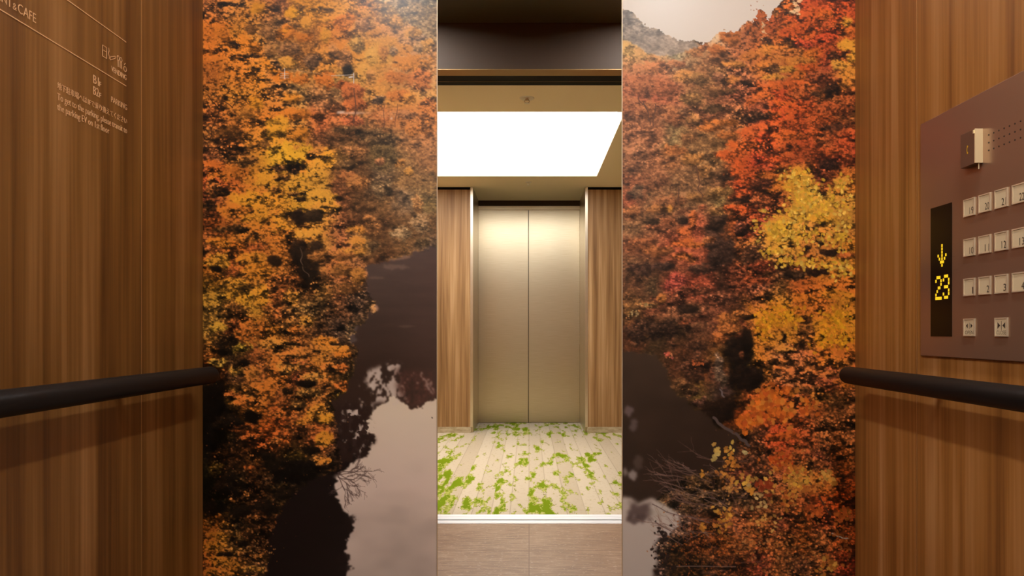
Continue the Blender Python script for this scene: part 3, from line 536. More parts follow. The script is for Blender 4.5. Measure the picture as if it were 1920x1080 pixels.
    p.mix(p.ell(1200, 960, 26, 16, .7, 3) * .85, '4a3834'); p.mix(p.ell(1195, 975, 18, 9, .6, 2) * .8, '4c3a36'); p.mix(p.ell(1240, 960, 26, 12, .4, 3) * .6, 'a89888')
    p.mix(p.ell(1184, 893, 8, 10, .6, 2) * .7, 'a89890'); p.mix(p.ell(1171, 886, 4, 7, .5, 2) * .6, 'a09088'); p.mix(p.ell(1178, 770, 8, 9, .6, 2) * .5, '8a7474'); p.mix(p.ell(1186, 798, 9, 10, .6, 2) * .45, '7c6a68')
    p.mix(p.ell(1196, 866, 9, 12, .6, 2) * .3, '7c6a60')
    # sky and far hills
    sky = [(1150, -60), (1150, 12), (1168, 15), (1182, 22), (1196, 35), (1210, 46), (1235, 56), (1255, 68), (1275, 76), (1300, 76), (1318, 82), (1330, 80), (1344, 62), (1362, 56), (1380, 60), (1392, 48), (1402, 38), (1412, 42), (1418, 28), (1428, 16), (1438, 30), (1442, 40), (1450, 20), (1462, 8), (1476, -6), (1490, -60)]
    hill = [(1150, 12), (1168, 15), (1182, 22), (1196, 35), (1210, 46), (1235, 56), (1255, 68), (1275, 76), (1300, 78), (1316, 86), (1290, 95), (1265, 104), (1240, 105), (1215, 100), (1190, 84), (1168, 74), (1150, 70)]
    m = p.soft(hill, 1, 2, 1.5); t = np.clip((p.X - 1170) / 140., 0, 1)[..., None]
    p.mix(m, (hexc('857668') * (1 - t) + hexc('ac9480') * t) * (1 + .12 * m_fbm(r, MH, MW, 14, 16, 4)[..., None])); p.flat = np.maximum(p.flat, m * .6)
    m = p.soft(sky, 0, 2.5, 2.5); m = np.clip(m * 1.3, 0, 1)
    t = np.clip((p.X - 1170) / 200., 0, 1)[..., None]
    p.mix(m, hexc('ccbdac') * (1 - t) + hexc('d2c2b2') * t); p.flat = np.maximum(p.flat, m)
    for cx, cy, rx, ry in ((1432, 50, 6, 14), (1495, 14, 6, 9), (1488, 22, 7, 3), (1500, 2, 4, 6)): p.mix(p.ell(cx, cy, rx, ry, 1.0, 0) * .9, 'e6d2bc')
    p.foliage()
    # tree of bare crown in front of the sky, trunks, twigs
    p.leaves(1425, 38, 8, 14, 40, 2, ['a05028', '8a4824', 'b06030'], .9); p.leaves(1415, 58, 14, 8, 40, 2, ['a8582c', '90502c'], .9)
    for pts in (((1205, 190), (1215, 215), (1218, 235)), ((1195, 180), (1210, 205)), ((1228, 195), (1224, 235)), ((1305, 310), (1312, 345), (1314, 375)), ((1272, 350), (1271, 385)), ((1300, 312), (1306, 320))): p.stroke(pts, 2, '5c3c2c', .65)
    p.stroke([(1338, 783), (1350, 795), (1375, 812), (1395, 825), (1405, 835)], 5, '50403a', .8); p.stroke([(1350, 730), (1358, 745)], 3, '6c5c58', .5)
    p.stroke([(1520, 905), (1560, 965)], 3, '40281c', .8); p.stroke([(1562, 1000), (1580, 1008), (1595, 1010)], 2, 'b0a090', .8)
    for k in range(26):
        x, y = r.uniform(1215, 1330), r.uniform(860, 1010); p.twigs(x + 60, y + 26 * r.random(), math.pi + r.uniform(.1, .6), r.uniform(26, 60), 1.3, ['7a5c50', '6a4c40', '8a6a5a'][k % 3], 2, .55, .45)
    for k in range(16): p.twigs(r.uniform(1330, 1420), r.uniform(860, 1070), r.uniform(0, 6.28), r.uniform(20, 40), 1.1, '6a483c', 2, .5, .6)
    p.stroke([(1222, 945), (1250, 960), (1300, 972), (1330, 980)], 1.6, '6a5450', .8, 1); p.stroke([(1227, 978), (1260, 998), (1290, 1010)], 1.5, '5c4640', .8, 1); p.stroke([(1265, 1062), (1380, 1062)], 1.3, '84685c', .6, 1)
    p.leaves(1303, 1012, 27, 28, 260, 2.2, ['7c3c1c', '94501f', '5c3020', 'a85c28'], .7); p.leaves(1335, 1040, 42, 26, 200, 2.2, ['8a421c', 'a0561f', '5c3020'], .7)
    p.leaves(1241, 1035, 9, 26, 60, 4, ['1e1512', '281a16'], .9)
    p.leaves(1345, 843, 4, 8, 7, 5, ['c8a050', 'b88840']); p.leaves(1340, 857, 4, 4, 6, 5, ['c0a058']); p.leaves(1365, 845, 6, 9, 14, 5, ['c8a048', 'b87830']); p.leaves(1372, 862, 7, 7, 16, 4.5, ['b06a28', 'c07c30'])
    p.leaves(1365, 888, 12, 9, 30, 4.2, ['b07030', 'c08038', '9a5a28']); p.leaves(1375, 910, 8, 12, 20, 4, ['b07034', 'c48a48']); p.leaves(1316, 888, 2, 3, 4, 4, ['c08030']); p.leaves(1315, 988, 4, 5, 8, 4.5, ['b8742c', 'c08830'])
    p.leaves(1355, 975, 10, 12, 34, 4.6, ['b8782c', 'c8903c', 'a8642c']); p.leaves(1400, 905, 10, 8, 14, 5, ['c8963c', 'b8843c']); p.leaves(1406, 922, 4, 4, 6, 5, ['b8782c']); p.leaves(1428, 940, 14, 12, 20, 4, ['b89058', 'a87040', 'c8a060'])
    p.leaves(1440, 905, 8, 12, 12, 4.5, ['c89040']); p.leaves(1400, 847, 4, 2, 4, 5, ['b8a068']); p.leaves(1437, 912, 8, 8, 26, 5.5, ['803018', '8c3c20']); p.leaves(1490, 905, 10, 9, 24, 5, ['c0882c', 'b8782c', 'a87030'])
    p.leaves(1500, 895, 16, 12, 30, 4.5, ['c08c34', 'b87c34']); p.leaves(1480, 935, 14, 10, 34, 4.5, ['b06a28', 'b87c34', '9c4c20']); p.leaves(1556, 895, 8, 8, 12, 6, ['b8843c', 'b8782c']); p.leaves(1530, 915, 14, 7, 24, 5, ['a86028', '9c5020'])
    p.leaves(1460, 860, 16, 7, 30, 4.5, ['b04818', 'a83c14', 'b85c20']); p.leaves(1475, 880, 16, 10, 34, 4.5, ['a05020', 'b06424']); p.leaves(1530, 962, 12, 8, 24, 5, ['98441c', 'a8501f']); p.leaves(1590, 965, 9, 8, 16, 6, ['9a5a20', 'a8501f'])
    p.leaves(1440, 975, 14, 7, 30, 4, ['b8803c', 'a8642c', 'c89850']); p.leaves(1560, 1060, 12, 9, 26, 5, ['9a5a20', 'b07c34']); p.leaves(1480, 840, 40, 14, 90, 3, ['8c481c', 'a05824', '6c3818'], .7)
    p.leaves(1500, 1030, 60, 30, 240, 3, ['8a4a20', 'a06a38', '6c3818', 'b06c30'], .7); p.leaves(1420, 1020, 26, 14, 120, 3, ['a8602c', '94501f', 'b87c48'], .7); p.leaves(1585, 1000, 12, 40, 60, 4, ['9c501c', '84401c'], .8)
    p.leaves(1500, 870, 60, 50, 160, 2, ['c89050', 'b07838'], .5)
    for cx, cy, sx, sy, n in ((1515, 335, 6, 9, 20), (1490, 335, 12, 12, 40), (1520, 370, 18, 12, 60), (1560, 385, 24, 20, 90), (1455, 430, 16, 12, 80), (1495, 400, 14, 14, 60), (1500, 440, 20, 10, 60), (1475, 490, 12, 6, 24), (1505, 492, 12, 6, 24), (1435, 475, 3, 3, 5), (1442, 484, 3, 2, 3),
                              (1550, 495, 16, 6, 24), (1585, 505, 14, 10, 40), (1580, 345, 8, 10, 24), (1550, 445, 24, 8, 50), (1432, 395, 5, 2, 5), (1421, 425, 4, 6, 8), (1580, 440, 12, 14, 40), (1465, 330, 5, 6, 8), (1462, 472, 14, 4, 26)):
        p.leaves(cx, cy, sx, sy, n, 4, ['d6a430', 'c8962c', 'dcb04c', 'bc8830'], .85)
    for cx, cy, sx, sy, n in ((1445, 600, 16, 8, 70), (1470, 585, 20, 10, 60), (1430, 620, 8, 8, 30), (1570, 600, 18, 14, 90), (1555, 640, 16, 14, 60), (1590, 640, 12, 12, 40), (1495, 600, 14, 8, 30)):
        p.leaves(cx, cy, sx, sy, n, 4, ['d08c1c', 'c47c1c', 'd89820', 'b86c1c'], .8)
    for cx, cy, sx, sy, n in ((1445, 750, 14, 10, 50), (1420, 775, 12, 12, 50), (1465, 775, 14, 12, 50), (1398, 792, 8, 8, 30), (1480, 735, 10, 4, 14), (1515, 765, 10, 10, 24), (1445, 728, 4, 5, 6)):
        p.leaves(cx, cy, sx, sy, n, 6, ['b8581e', 'a8481c', 'c8641e', 'c4742c'], .8)
    p.leaves(1187, 588, 10, 3, 16, 2.4, ['b09060'], .8); p.leaves(1218, 572, 9, 3, 14, 2.4, ['9c8050'], .8); p.leaves(1254, 664, 4, 5, 12, 2.4, ['c86050', 'b87048'], .9); p.leaves(1307, 682, 6, 5, 16, 3, ['b85c30'], .9)
    return p
# ---------------------------------------------------------------- the lift car
HW, TOP = .868, 2.606
def D(v): return 3.8 - v                               # a depth seen in the mirror -> room y
struct(box('floor', (-HW - .03, HW + .03, .08, 1.97, -.05, 0), M_TILE))
struct(boxes('wall_left', [(-HW - .03, -HW, -.02, 1.5985, 0, TOP), (-HW - .03, -HW, 1.6015, 1.92, 0, TOP)], M_WOOD_L))
struct(boxes('wall_right', [(HW, HW + .03, -.02, 1.5985, 0, TOP), (HW, HW + .03, 1.6015, 1.92, 0, TOP)], M_WOOD_R))
struct(box('joint_glint_1', (-HW - .02, -HW + .0006, 1.5988, 1.6012, 0, TOP), M_JOINT_GLINT)); struct(box('joint_glint_2', (HW - .0006, HW + .02, 1.5988, 1.6012, 0, TOP), M_JOINT_GLINT))  # bright strips added to stand in for the highlight along the joints
struct(box('wall_back', (-HW - .03, HW + .03, 1.925, 1.97, 0, TOP), M_DARKBRONZE))
SLX, SLW, SLY0, SLY1 = .60, .05, .30, 1.14
struct(boxes('ceiling', [(-HW - .03, -SLX - SLW, -.02, 1.97, TOP, TOP + .05), (-SLX + SLW, SLX - SLW, -.02, 1.97, TOP, TOP + .05), (SLX + SLW, HW + .03, -.02, 1.97, TOP, TOP + .05)] +
    [(s * SLX - SLW, s * SLX + SLW, a, b, TOP, TOP + .05) for s in (-1, 1) for a, b in ((-.02, SLY0), (SLY1, 1.97))], M_CARCEIL))
struct(boxes('wall_front', [(-HW, -.575, .045, .08, 0, TOP), (.575, HW, .045, .08, 0, TOP)], M_DARKBRONZE))
struct(box('trim_3', (-HW, HW, -.01, .08, 2.364, TOP), M_DARKBRONZE, bev=.0015))
struct(box('trim_4', (-.575, .575, -.0095, .0795, 2.3615, 2.364), M_LINTEL))
for s, w1, w2 in ((-1, 'left', 'door'), (1, 'right', 'panel')):
    t = thing('ceiling_light', (s * SLX, (SLY0 + SLY1) / 2, TOP), 'long warm slot light in the car ceiling above the %s handrail' % w1, 'ceiling light', 'slot lights in the car ceiling')
    under(box('diffuser', (s * SLX - SLW + .003, s * SLX + SLW - .003, SLY0 + .003, SLY1 - .003, TOP + .012, TOP + .02), M_SLOT), t)
    under(boxes('housing', [(s * SLX - SLW, s * SLX + SLW, SLY0, SLY1, TOP + .021, TOP + .05)], M_MATTBLACK), t)

# mirror between the two mural panels
MX_L, MX_R = -.2453, .2483
t = thing('mirror', ((MX_L + MX_R) / 2, 1.9, 0), 'tall frameless wall mirror between the two autumn murals, reflecting the lift lobby', 'mirror')
under(box('mirror_glass', (MX_L + .0022, MX_R - .0022, 1.9, 1.918, 0, TOP), M_MIRROR), t)
under(box('edge_trim', (MX_L, MX_L + .002, 1.8985, 1.918, 0, TOP), M_CHROME), t); under(box('edge_trim', (MX_R - .002, MX_R, 1.8985, 1.918, 0, TOP), M_CHROME), t)

# handrails
def handrail(s, label):
    X, Z, R = s * .80, .89, .0215; t = thing('handrail', (X, 1.0, Z), label, 'handrail', 'black handrails of the car')
    bm = bmesh.new(); y1, y0 = 1.79, .16; prof = []
    K = 8
    for k in range(K + 1): a = math.pi / 2 * k / K; prof.append((y1 + R * math.cos(a), R * math.sin(a)))
    for k in range(K + 1): a = math.pi / 2 * k / K; prof.append((y0 - R * math.sin(a), R * math.cos(a)))
    rings = [[bm.verts.new((X + r * math.cos(j * math.pi / 16), y, Z + r * math.sin(j * math.pi / 16))) for j in range(32)] if r > 1e-5 else [bm.verts.new((X, y, Z))] for y, r in prof]
    for a, b in zip(rings[:-1], rings[1:]):
        for j in range(32):
            if len(a) == 1: bm.faces.new((a[0], b[j], b[(j + 1) % 32]))
            elif len(b) == 1: bm.faces.new((a[j], b[0], a[(j + 1) % 32]))
            else: bm.faces.new((a[j], b[j], b[(j + 1) % 32], a[(j + 1) % 32]))
    bmesh.ops.recalc_face_normals(bm, faces=bm.faces)
    under(fin('rail', bm, M_BLACK, smooth=True), t)
    for y in (.45, 1.0, 1.5):
        bm = bmesh.new(); cyl_bm(bm, (X + s * .015, y, Z - .004), (s * (HW - .004), y, Z - .004), .008, seg=20); cyl_bm(bm, (s * (HW - .005), y, Z - .004), (s * HW, y, Z - .004), .016, seg=24)
        under(fin('bracket', bm, M_BLACK), t)
handrail(-1, 'black round handrail on the left wood wall, below the floor guide lettering')
handrail(1, 'black round handrail on the right wood wall, below the control panel')

# writing: every word is set as letters and fitted to the place it fills on the wall
FONT = bpy.data.curves.new('letters', 'FONT')
def text_mesh(body, thin=0.0):
    cu = bpy.data.curves.new('letters', 'FONT'); cu.body = body; cu.size = 1; cu.offset = thin; cu.resolution_u = 3; cu.fill_mode = 'FRONT'
    o = bpy.data.objects.new('letters', cu); COL.objects.link(o); bpy.context.view_layer.update()
    me = bpy.data.meshes.new_from_object(o.evaluated_get(bpy.context.evaluated_depsgraph_get())); bpy.data.objects.remove(o); bpy.data.curves.remove(cu); return me
def wall_text(bm, body, side, ya, yb, za, zb, lift, thin=0.0):
    me = text_mesh(body, thin); co = [v.co.copy() for v in me.vertices]
    if not co: return
    x0, x1 = min(c.x for c in co), max(c.x for c in co); y0, y1 = min(c.y for c in co), max(c.y for c in co)
    vs_ = [bm.verts.new((side * (HW - lift), ya + (yb - ya) * (c.x - x0) / (x1 - x0), za + (zb - za) * (c.y - y0) / (y1 - y0))) for c in co]
    for f in me.polygons:
        try: bm.faces.new([vs_[i] for i in f.vertices])
        except ValueError: pass
    bpy.data.meshes.remove(me)
def poly(bm, side, lift, pts): return bm.faces.new([bm.verts.new((side * (HW - lift), y, z)) for y, z in pts])
def bars(bm, side, lift, pts, w):
    for (a, b), (c, d) in zip(pts[:-1], pts[1:]):
        L = math.hypot(c - a, d - b) or 1; ny, nz = -(d - b) / L * w / 2, (c - a) / L * w / 2
        poly(bm, side, lift, [(a + ny, b + nz), (c + ny, d + nz), (c - ny, d - nz), (a - ny, b - nz)])
sign = thing('floor_guide_lettering', (-HW, 1.3, 1.5), 'thin gold floor guide lettering and ruled lines on the left wood wall', 'sign'); L_ = .0006
def sign_part(name, fn):
    bm = bmesh.new(); fn(bm); r = bmesh.ops.extrude_face_region(bm, geom=bm.faces[:])
    bmesh.ops.translate(bm, verts=[v for v in r['geom'] if isinstance(v, bmesh.types.BMVert)], vec=(-.0005 if True else 0, 0, 0)); bmesh.ops.recalc_face_normals(bm, faces=bm.faces)
    return under(fin(name, bm, M_GOLDTEXT), sign)
for z in (1.6225, 1.528): under(box('ruled_line', (-HW, -HW + .0006, .32, 1.539, z - .0009, z + .0009), M_GOLDTEXT), sign)
def rest(bm):
    wall_text(bm, 'RESTAURANT', -1, 1.094, 1.1985, 1.5418, 1.5577, L_, -.012); wall_text(bm, '&', -1, 1.2015, 1.2100, 1.5418, 1.5528, L_, -.012); wall_text(bm, 'CAFE', -1, 1.2136, 1.2574, 1.5418, 1.5577, L_, -.012)
sign_part('word_line', rest)
sign_part('word_line', lambda bm: wall_text(bm, 'VENDING', -1, 1.4849, 1.5400, 1.5405, 1.5515, L_, -.012))
sign_part('word_line', lambda bm: wall_text(bm, 'PARKING', -1, 1.4846, 1.5420, 1.4765, 1.4880, L_, -.012))
def fl(bm, a, z0, z1):
    wall_text(bm, a, -1, 1.4233, 1.4410, z0, z1, L_, -.006); wall_text(bm, 'F', -1, 1.4430, 1.4491, z0, z0 + (z1 - z0) * .6, L_, -.006)
sign_part('floor_number', lambda bm: fl(bm, 'B1', 1.4946, 1.511)); sign_part('floor_number', lambda bm: fl(bm, 'B2', 1.4722, 1.4887))
sign_part('notice_line', lambda bm: wall_text(bm, '地下駐車場へは1Fで乗り換えてください', -1, 1.3148, 1.5420, 1.4460, 1.4590, L_, -.008))
sign_part('notice_line', lambda bm: wall_text(bm, 'To get to the parking, please transit to', -1, 1.3148, 1.5420, 1.4222, 1.4388, L_, -.010))
sign_part('notice_line', lambda bm: wall_text(bm, 'the parking EV on 1st floor', -1, 1.3148, 1.4768, 1.4035, 1.4200, L_, -.010))
def icons(bm):
    q = .0011
    bars(bm, -1, L_, [(1.454, 1.5825), (1.468, 1.5825), (1.468, 1.560), (1.454, 1.560), (1.454, 1.5825)], q); bars(bm, -1, L_, [(1.454, 1.573), (1.468, 1.573)], q)
    bars(bm, -1, L_, [(1.475, 1.585), (1.4765, 1.579), (1.474, 1.573), (1.4775, 1.567), (1.4775, 1.563)], q); bars(bm, -1, L_, [(1.480, 1.568), (1.4985, 1.5765), (1.4985, 1.572), (1.481, 1.5625), (1.480, 1.568)], q)
    for y in (1.5095, 1.5195):
        bars(bm, -1, L_, [(y + .0042 * math.cos(a * .785), 1.577 + .005 * math.sin(a * .785)) for a in range(9)], q); bars(bm, -1, L_, [(y - .002, 1.572), (y - .001, 1.5585)], q); bars(bm, -1, L_, [(y + .002, 1.572), (y + .003, 1.5585)], q)
    bars(bm, -1, L_, [(1.535 + .0052 * math.cos(a * .785), 1.563 + .0058 * math.sin(a * .785)) for a in range(9)], q); bars(bm, -1, L_, [(1.532, 1.571), (1.536, 1.576)], q)
sign_part('pictograms', icons)

# control panel on the right wall
pan = thing('control_panel', (HW, 1.2, .95), 'brown metal control panel with square cream buttons on the right wood wall', 'control panel')
PF = HW - .005
under(box('face_plate', (PF, HW, .83, 1.576, .9465, 1.4555), M_PANEL, bev=.0008), pan)
scr = under(box('display', (PF - .0006, PF, 1.458, 1.535, .989, 1.263), M_SCREEN), pan); scr['label'] = 'tall black display with amber dots reading 23 and an arrow pointing down'
def dots(rows, y0, z0, py, pz, fy=.86, fz=.84):
    bm = bmesh.new()
    for r, row in enumerate(rows):
        for c, ch in enumerate(row):
            if ch == '#': y, z = y0 - c * py, z0 - r * pz; box_bm(bm, PF - .0012, PF - .0006, y - py * fy / 2, y + py * fy / 2, z - pz * fz / 2, z + pz * fz / 2)
    return bm
def sub(o, parent): o.parent = parent; return o
A3 = ['...#...', '...#...', '...#...', '#..#..#', '.#.#.#.', '..###..', '...#...']
D2 = ['.###.', '#...#', '....#', '..##.', '.#...', '#....', '#####']; D3 = ['.###.', '#...#', '....#', '.###.', '....#', '#...#', '.###.']
sub(fin('arrow_dots', dots(A3, 1.4922 + 3 * .0046, 1.1788, .0046, .00686), M_AMBER), scr)
sub(fin('digit_dots', dots(D2, 1.5142, 1.1129, .00464, .0073), M_AMBER), scr); sub(fin('digit_dots', dots(D3, 1.4868, 1.1129 + .001, .00464, .0073), M_AMBER), scr)
def panel_text(body, ya, yb, za, zb, lift, thin=0):
    bm = bmesh.new(); wall_text(bm, body, 1, ya, yb, za, zb, lift, thin); return bm
def button(cy, cz, num=None, icon=None):
    hy, hz = .0178, .0172; bm = bmesh.new()
    for b in ((cy - hy, cy - hy + .0028, cz - hz, cz + hz), (cy + hy - .0028, cy + hy, cz - hz, cz + hz), (cy - hy + .0028, cy + hy - .0028, cz - hz, cz - hz + .0022), (cy - hy + .0028, cy + hy - .0028, cz + hz - .0022, cz + hz)):
        box_bm(bm, PF - .0028, PF, *b)
    b = under(box('button', (PF - .0018, PF, cy - hy + .0028, cy + hy - .0028, cz - hz + .0022, cz + hz - .0022), M_BUTTON), pan)
    sub(fin('bezel', bm, M_BEZEL), b)
    lift = .005 + .0021
    if num:
        wd = (.0035 if num == '1' else .0075) if len(num) == 1 else .0125; yr = cy - hy + .0036
        sub(fin('numeral', panel_text(num, yr + wd, yr, cz - hz + .0038, cz - hz + .0168, lift, -.004), M_NUM), b)
    if icon:
        bm = bmesh.new(); y0 = cy - .001; z0 = cz + .003
        if icon == 'OPEN':
            for s in (-1, 1): poly(bm, 1, lift, [(y0 + s * .0045, z0 + .005), (y0 + s * .0105, z0), (y0 + s * .0045, z0 - .005)])
            bars(bm, 1, lift, [(y0, z0 + .006), (y0, z0 - .006)], .0012)
        else:
            for s in (-1, 1): poly(bm, 1, lift, [(y0 + s * .0105, z0 + .006), (y0 + s * .003, z0), (y0 + s * .0105, z0 - .006)])
            bars(bm, 1, lift, [(y0, z0 + .008), (y0, z0 - .008)], .0012)
        sub(fin('symbol', bm, M_NUM), b)
        sub(fin('caption', panel_text(icon, cy + .012, cy - .0135, cz - .0135, cz - .0065, lift, -.008), M_NUM), b)
    return b
COLS = [1.3990 - .0475 * k for k in range(9)]; ROWS = (1.2425, 1.1643, 1.0864)
for r, start in enumerate((19, 10, 1)):
    for c in range(9): button(COLS[c], ROWS[r], str(start + c))
button(COLS[0], 1.0075, icon='OPEN')['label'] = 'cream button with outward arrows and the word OPEN'
button(COLS[2], 1.0075, icon='CLOSE')['label'] = 'cream button with inward arrows and the word CLOSE'
bm = bmesh.new()
for r in range(3):
    for c in range(30): cyl_bm(bm, (PF - .0006, 1.3415 - c * .0145, 1.3685 - r * .0145), (PF + .001, 1.3415 - c * .0145, 1.3685 - r * .0145), .0016, seg=10)
under(fin('speaker_grille', bm, M_NUM), pan)
cov = under(box('call_button_cover', (PF - .0145, PF, 1.361, 1.406, 1.3195, 1.3855), M_COVER, bev=.0006), pan); cov['label'] = 'projecting brown cover with a yellow telephone mark'
sub(box('side_plate', (PF - .0150, PF + .0001, 1.3590, 1.3612, 1.3205, 1.3855), M_COVERSIDE), cov)
bm = bmesh.new(); cyl_bm(bm, (PF - .006, 1.362, 1.309), (PF - .006, 1.362, 1.3205), .0011, seg=12); sub(fin('hinge_pin', bm, M_COVERSIDE), cov)
sub(box('hinge_pin', (PF - .0165, PF - .0145, 1.3612, 1.364, 1.377, 1.3835), M_COVERSIDE), cov)
bm = bmesh.new(); cy, cz = 1.3815, 1.351; arc = [(cy + .003 - .0062 * math.cos(a), cz + .0085 * math.sin(a)) for a in [math.radians(-62 + 12.4 * k) for k in range(11)]]
for k, ((a, b), (c, d)) in enumerate(zip(arc[:-1], arc[1:])): bars(bm, 1, .005 + .0148, [(2 * cy - a, b), (2 * cy - c, d)], .0034 if k in (0, 1, 8, 9) else .0018)
sub(fin('telephone_mark', bm, M_YELLOWMARK), cov)

# ---------------------------------------------------------------- doorway: sills, landing lintel and the lobby beyond it (seen in the mirror)
struct(boxes('trim_5', [(-.575, .575, D(3.733), D(3.712), -.03, .002), (-.575, .575, D(3.770), D(3.738), -.03, .002), (-.575, .575, D(3.738), D(3.733), -.03, -.002)], M_ALU))
struct(boxes('trim_6', [(-.575, .575, D(3.84), D(3.792), -.03, .002), (-.575, .575, D(3.892), D(3.845), -.03, .002), (-.575, .575, D(3.845), D(3.84), -.03, -.002)], M_ALU))
struct(box('joint_glint_15', (-.575, .575, D(3.792), D(3.770), -.05, -.029), M_MATTBLACK))  # black strip added under the sill gap so that it stays dark
struct(box('trim_7', (-3, 3, D(4.127), -.04, 2.42, 2.62), M_MATTBLACK)); struct(box('trim_8', (-.575, .575, D(4.067), D(4.064), 2.4190, 2.42), M_LINTEL))  # blackened underside: shade of the gap between the headers put into its colour
struct(boxes('wall_near', [(-3, -.575, D(4.127), -.04, 0, 2.42), (.575, 3, D(4.127), -.04, 0, 2.42)], M_WOOD_LOBBY))
FAR, PIL = D(7.79), D(7.03)
struct(box('floor', (-3, 3, FAR - .05, D(3.892), -.05, 0), M_CARPET))
LX0, LX1, LY0, LY1 = -2.1, .620, D(6.548), D(4.63)
struct(boxes('ceiling', [(-3, 3, LY1, D(4.127), 2.42, 2.432), (-3, 3, FAR - .1, LY0, 2.42, 2.432), (-3, LX0, LY0, LY1, 2.42, 2.432), (LX1, 3, LY0, LY1, 2.42, 2.432)], M_LOBBYCEIL))
cl = thing('ceiling_light', ((LX0 + LX1) / 2, (LY0 + LY1) / 2, 2.42), 'large recessed white light panel in the lobby ceiling', 'ceiling light')
under(boxes('light_recess', [(LX0, LX1, LY0 - .02, LY0, 2.4325, 2.55), (LX0, LX1, LY1, LY1 + .02, 2.4325, 2.55), (LX0 - .02, LX0, LY0 - .02, LY1 + .02, 2.4325, 2.55), (LX1, LX1 + .02, LY0 - .02, LY1 + .02, 2.4325, 2.55)], M_COFFER), cl)
under(box('diffuser', (LX0, LX1, LY0, LY1, 2.535, 2.55), M_PANELLIGHT), cl)
struct(boxes('wall_far', [(-3, -.577, PIL - .05, PIL, .058, 2.392), (.577, 3, PIL - .05, PIL, .058, 2.392)], M_WOOD_LOBBY))
struct(boxes('trim_9', [(-3, -.577, PIL - .05, PIL - .012, 2.392, 2.42), (.577, 3, PIL - .05, PIL - .012, 2.392, 2.42)], M_MATTBLACK))  # matt black fills the recess, painting in the shadow line above the wood
struct(boxes('baseboard_far', [(-3, -.5705, PIL - .05, PIL + .004, 0, .058), (.5705, 3, PIL - .05, PIL + .004, 0, .058)], M_STONE))
struct(boxes('joint_glint_10', [(-.577, -.552, PIL - .03, PIL + .006, .058, 2.415), (.552, .577, PIL - .03, PIL + .006, .058, 2.415)], M_STEELEDGE))
struct(boxes('joint_glint_11', [(-.572, -.552, FAR - .02, PIL - .03, 0, 2.42), (.552, .572, FAR - .02, PIL - .03, 0, 2.42)], M_STEEL))
struct(box('joint_glint_12', (-.552, .552, FAR - .02, FAR + .02, 2.322, 2.42), M_STEEL)); struct(box('joint_glint_13', (-.552, .552, FAR - .02, FAR + .024, 2.362, 2.42), M_DARKBRONZE))
struct(box('door_1', (-.5515, -.0088, FAR - .03, FAR - .004, .004, 2.321), M_STEEL, bev=.0012)); struct(box('door_2', (-.0032, .5515, FAR - .03, FAR - .004, .004, 2.321), M_STEEL, bev=.0012))
struct(box('joint_glint_14', (-.552, .552, FAR - .06, FAR - .031, 0, 2.42), M_MATTBLACK))
struct(box('wall_lobby_left', (-3.05, -3, FAR, -.04, 0, 2.42), M_WOOD_LOBBY)); struct(box('wall_lobby_right', (3, 3.05, FAR, -.04, 0, 2.42), M_WOOD_LOBBY))
def sprinkler(px, d, label, k=1.0):
    x, y = (px - 992) * d / F, D(d); t = thing('sprinkler', (x, y, 2.42), label, 'sprinkler', 'sprinkler heads in the lobby ceiling')
    bm = bmesh.new(); cyl_bm(bm, (x, y, 2.4165), (x, y, 2.42), .042 * k, .046 * k, 32); under(fin('escutcheon', bm, M_SPRINKLER), t)
    bm = bmesh.new(); cyl_bm(bm, (x, y, 2.404), (x, y, 2.4165), .009 * k, seg=16); under(fin('body', bm, M_SPRINKLER), t)
    bm = bmesh.new()
    for s in (-1, 1): cyl_bm(bm, (x + s * .008 * k, y, 2.412), (x + s * .017 * k, y, 2.400), .0022 * k, seg=8); cyl_bm(bm, (x + s * .017 * k, y, 2.400), (x + s * .003 * k, y, 2.390), .0022 * k, seg=8)
    under(fin('frame_arms', bm, M_SPRINKLER), t)
    bm = bmesh.new(); cyl_bm(bm, (x, y, 2.388), (x, y, 2.390), .016 * k, seg=20); under(fin('deflector', bm, M_SPRINKLER), t)
sprinkler(988, 4.354, 'small metal sprinkler head on the lobby ceiling strip nearest the car doorway')
sprinkler(991, 6.80, 'small metal sprinkler head on the lobby ceiling in front of the steel lift doors', .7)

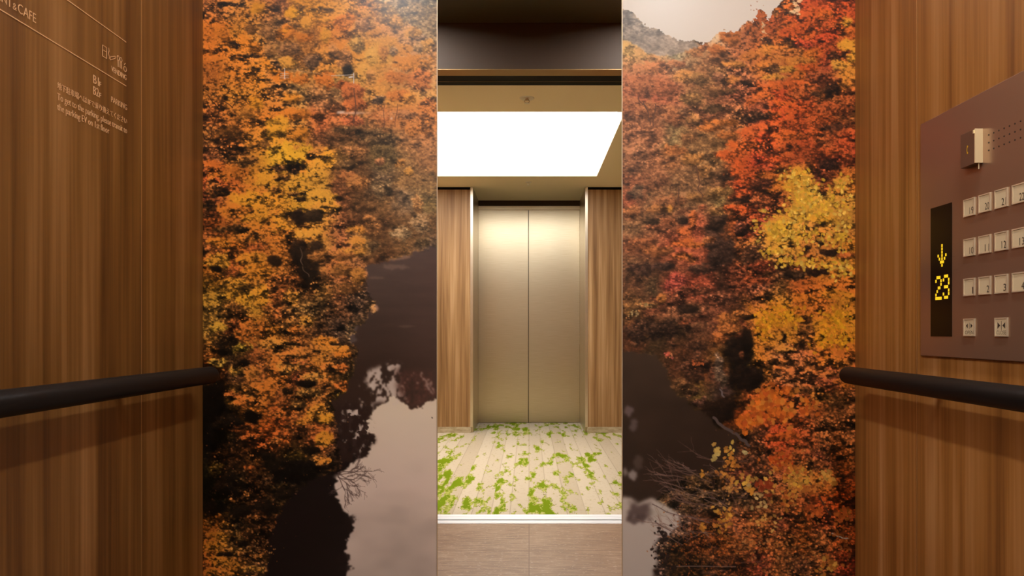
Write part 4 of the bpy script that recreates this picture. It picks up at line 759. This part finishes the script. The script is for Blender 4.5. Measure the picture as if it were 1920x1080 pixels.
# ---------------------------------------------------------------- mural panels
PRINT_GAIN = .98
def mural(which, label):
    p = (paint_left, paint_right)[which](); C = np.clip(p.C, 0, 1); x0 = MX0[which]
    xa, xb = ((381 - 992) / 705.26, MX_L - .0005) if which == 0 else (MX_R + .0005, HW - .0008)
    if which == 0: xa = -HW + .0008
    cols = np.arange(MW + 1); X = xa + (xb - xa) * cols / MW
    img = np.concatenate([C, C[:, -1:]], 1)
    ypx = np.concatenate([np.arange(-512, MY0, 8), np.arange(MY0, MY0 + MH), np.arange(MY0 + MH, 1327, 8)]).astype(float)
    rows = ypx - MY0; rows = np.abs(rows); rows = np.where(rows > MH - 1, 2 * (MH - 1) - rows, rows).astype(int); rows = np.clip(rows, 0, MH - 1)
    Z = 1 + (621 - ypx) / 705.26; Z = np.clip(Z, .001, TOP - .001)
    c = img[rows]; c = np.where(c <= .04045, c / 12.92, ((c + .055) / 1.055) ** 2.4) * PRINT_GAIN
    R_, K_ = len(ypx), MW + 1
    co = np.zeros((R_, K_, 3), np.float32); co[..., 0] = X[None, :]; co[..., 1] = 1.9; co[..., 2] = Z[:, None]
    idx = np.arange(R_ * K_).reshape(R_, K_)
    q = np.stack([idx[:-1, :-1], idx[1:, :-1], idx[1:, 1:], idx[:-1, 1:]], -1).reshape(-1, 4)
    me = bpy.data.meshes.new('printed_sheet'); me.vertices.add(R_ * K_); me.vertices.foreach_set('co', co.ravel())
    me.loops.add(q.size); me.loops.foreach_set('vertex_index', q.ravel().astype(np.int32)); me.polygons.add(len(q))
    me.polygons.foreach_set('loop_start', np.arange(0, q.size, 4, dtype=np.int32)); me.polygons.foreach_set('loop_total', np.full(len(q), 4, np.int32)); me.update(calc_edges=True)
    at = me.color_attributes.new('print', 'FLOAT_COLOR', 'POINT'); a = np.ones((R_ * K_, 4), np.float32); a[:, :3] = c.reshape(-1, 3); at.data.foreach_set('color', a.ravel())
    m = mat('mural_print', 'ffffff', .30, spec=.25); nn = N(m); ca = nn.n('ShaderNodeAttribute'); ca.attribute_name = 'print'; nn.base(ca.outputs['Color'])
    t = thing('mural_panel', ((xa + xb) / 2, 1.9, 0), label, 'mural', 'autumn mural panels on the back wall')
    under(link('printed_sheet', me, m), t)
    under(box('backing_board', (xa, xb, 1.9004, 1.92, .001, TOP - .001), M_DARKBRONZE), t)
mural(0, 'autumn gorge mural left of the mirror, orange trees above a dark river with sky reflected')
mural(1, 'autumn gorge mural right of the mirror, red trees under pale sky with a yellow-leaved branch')
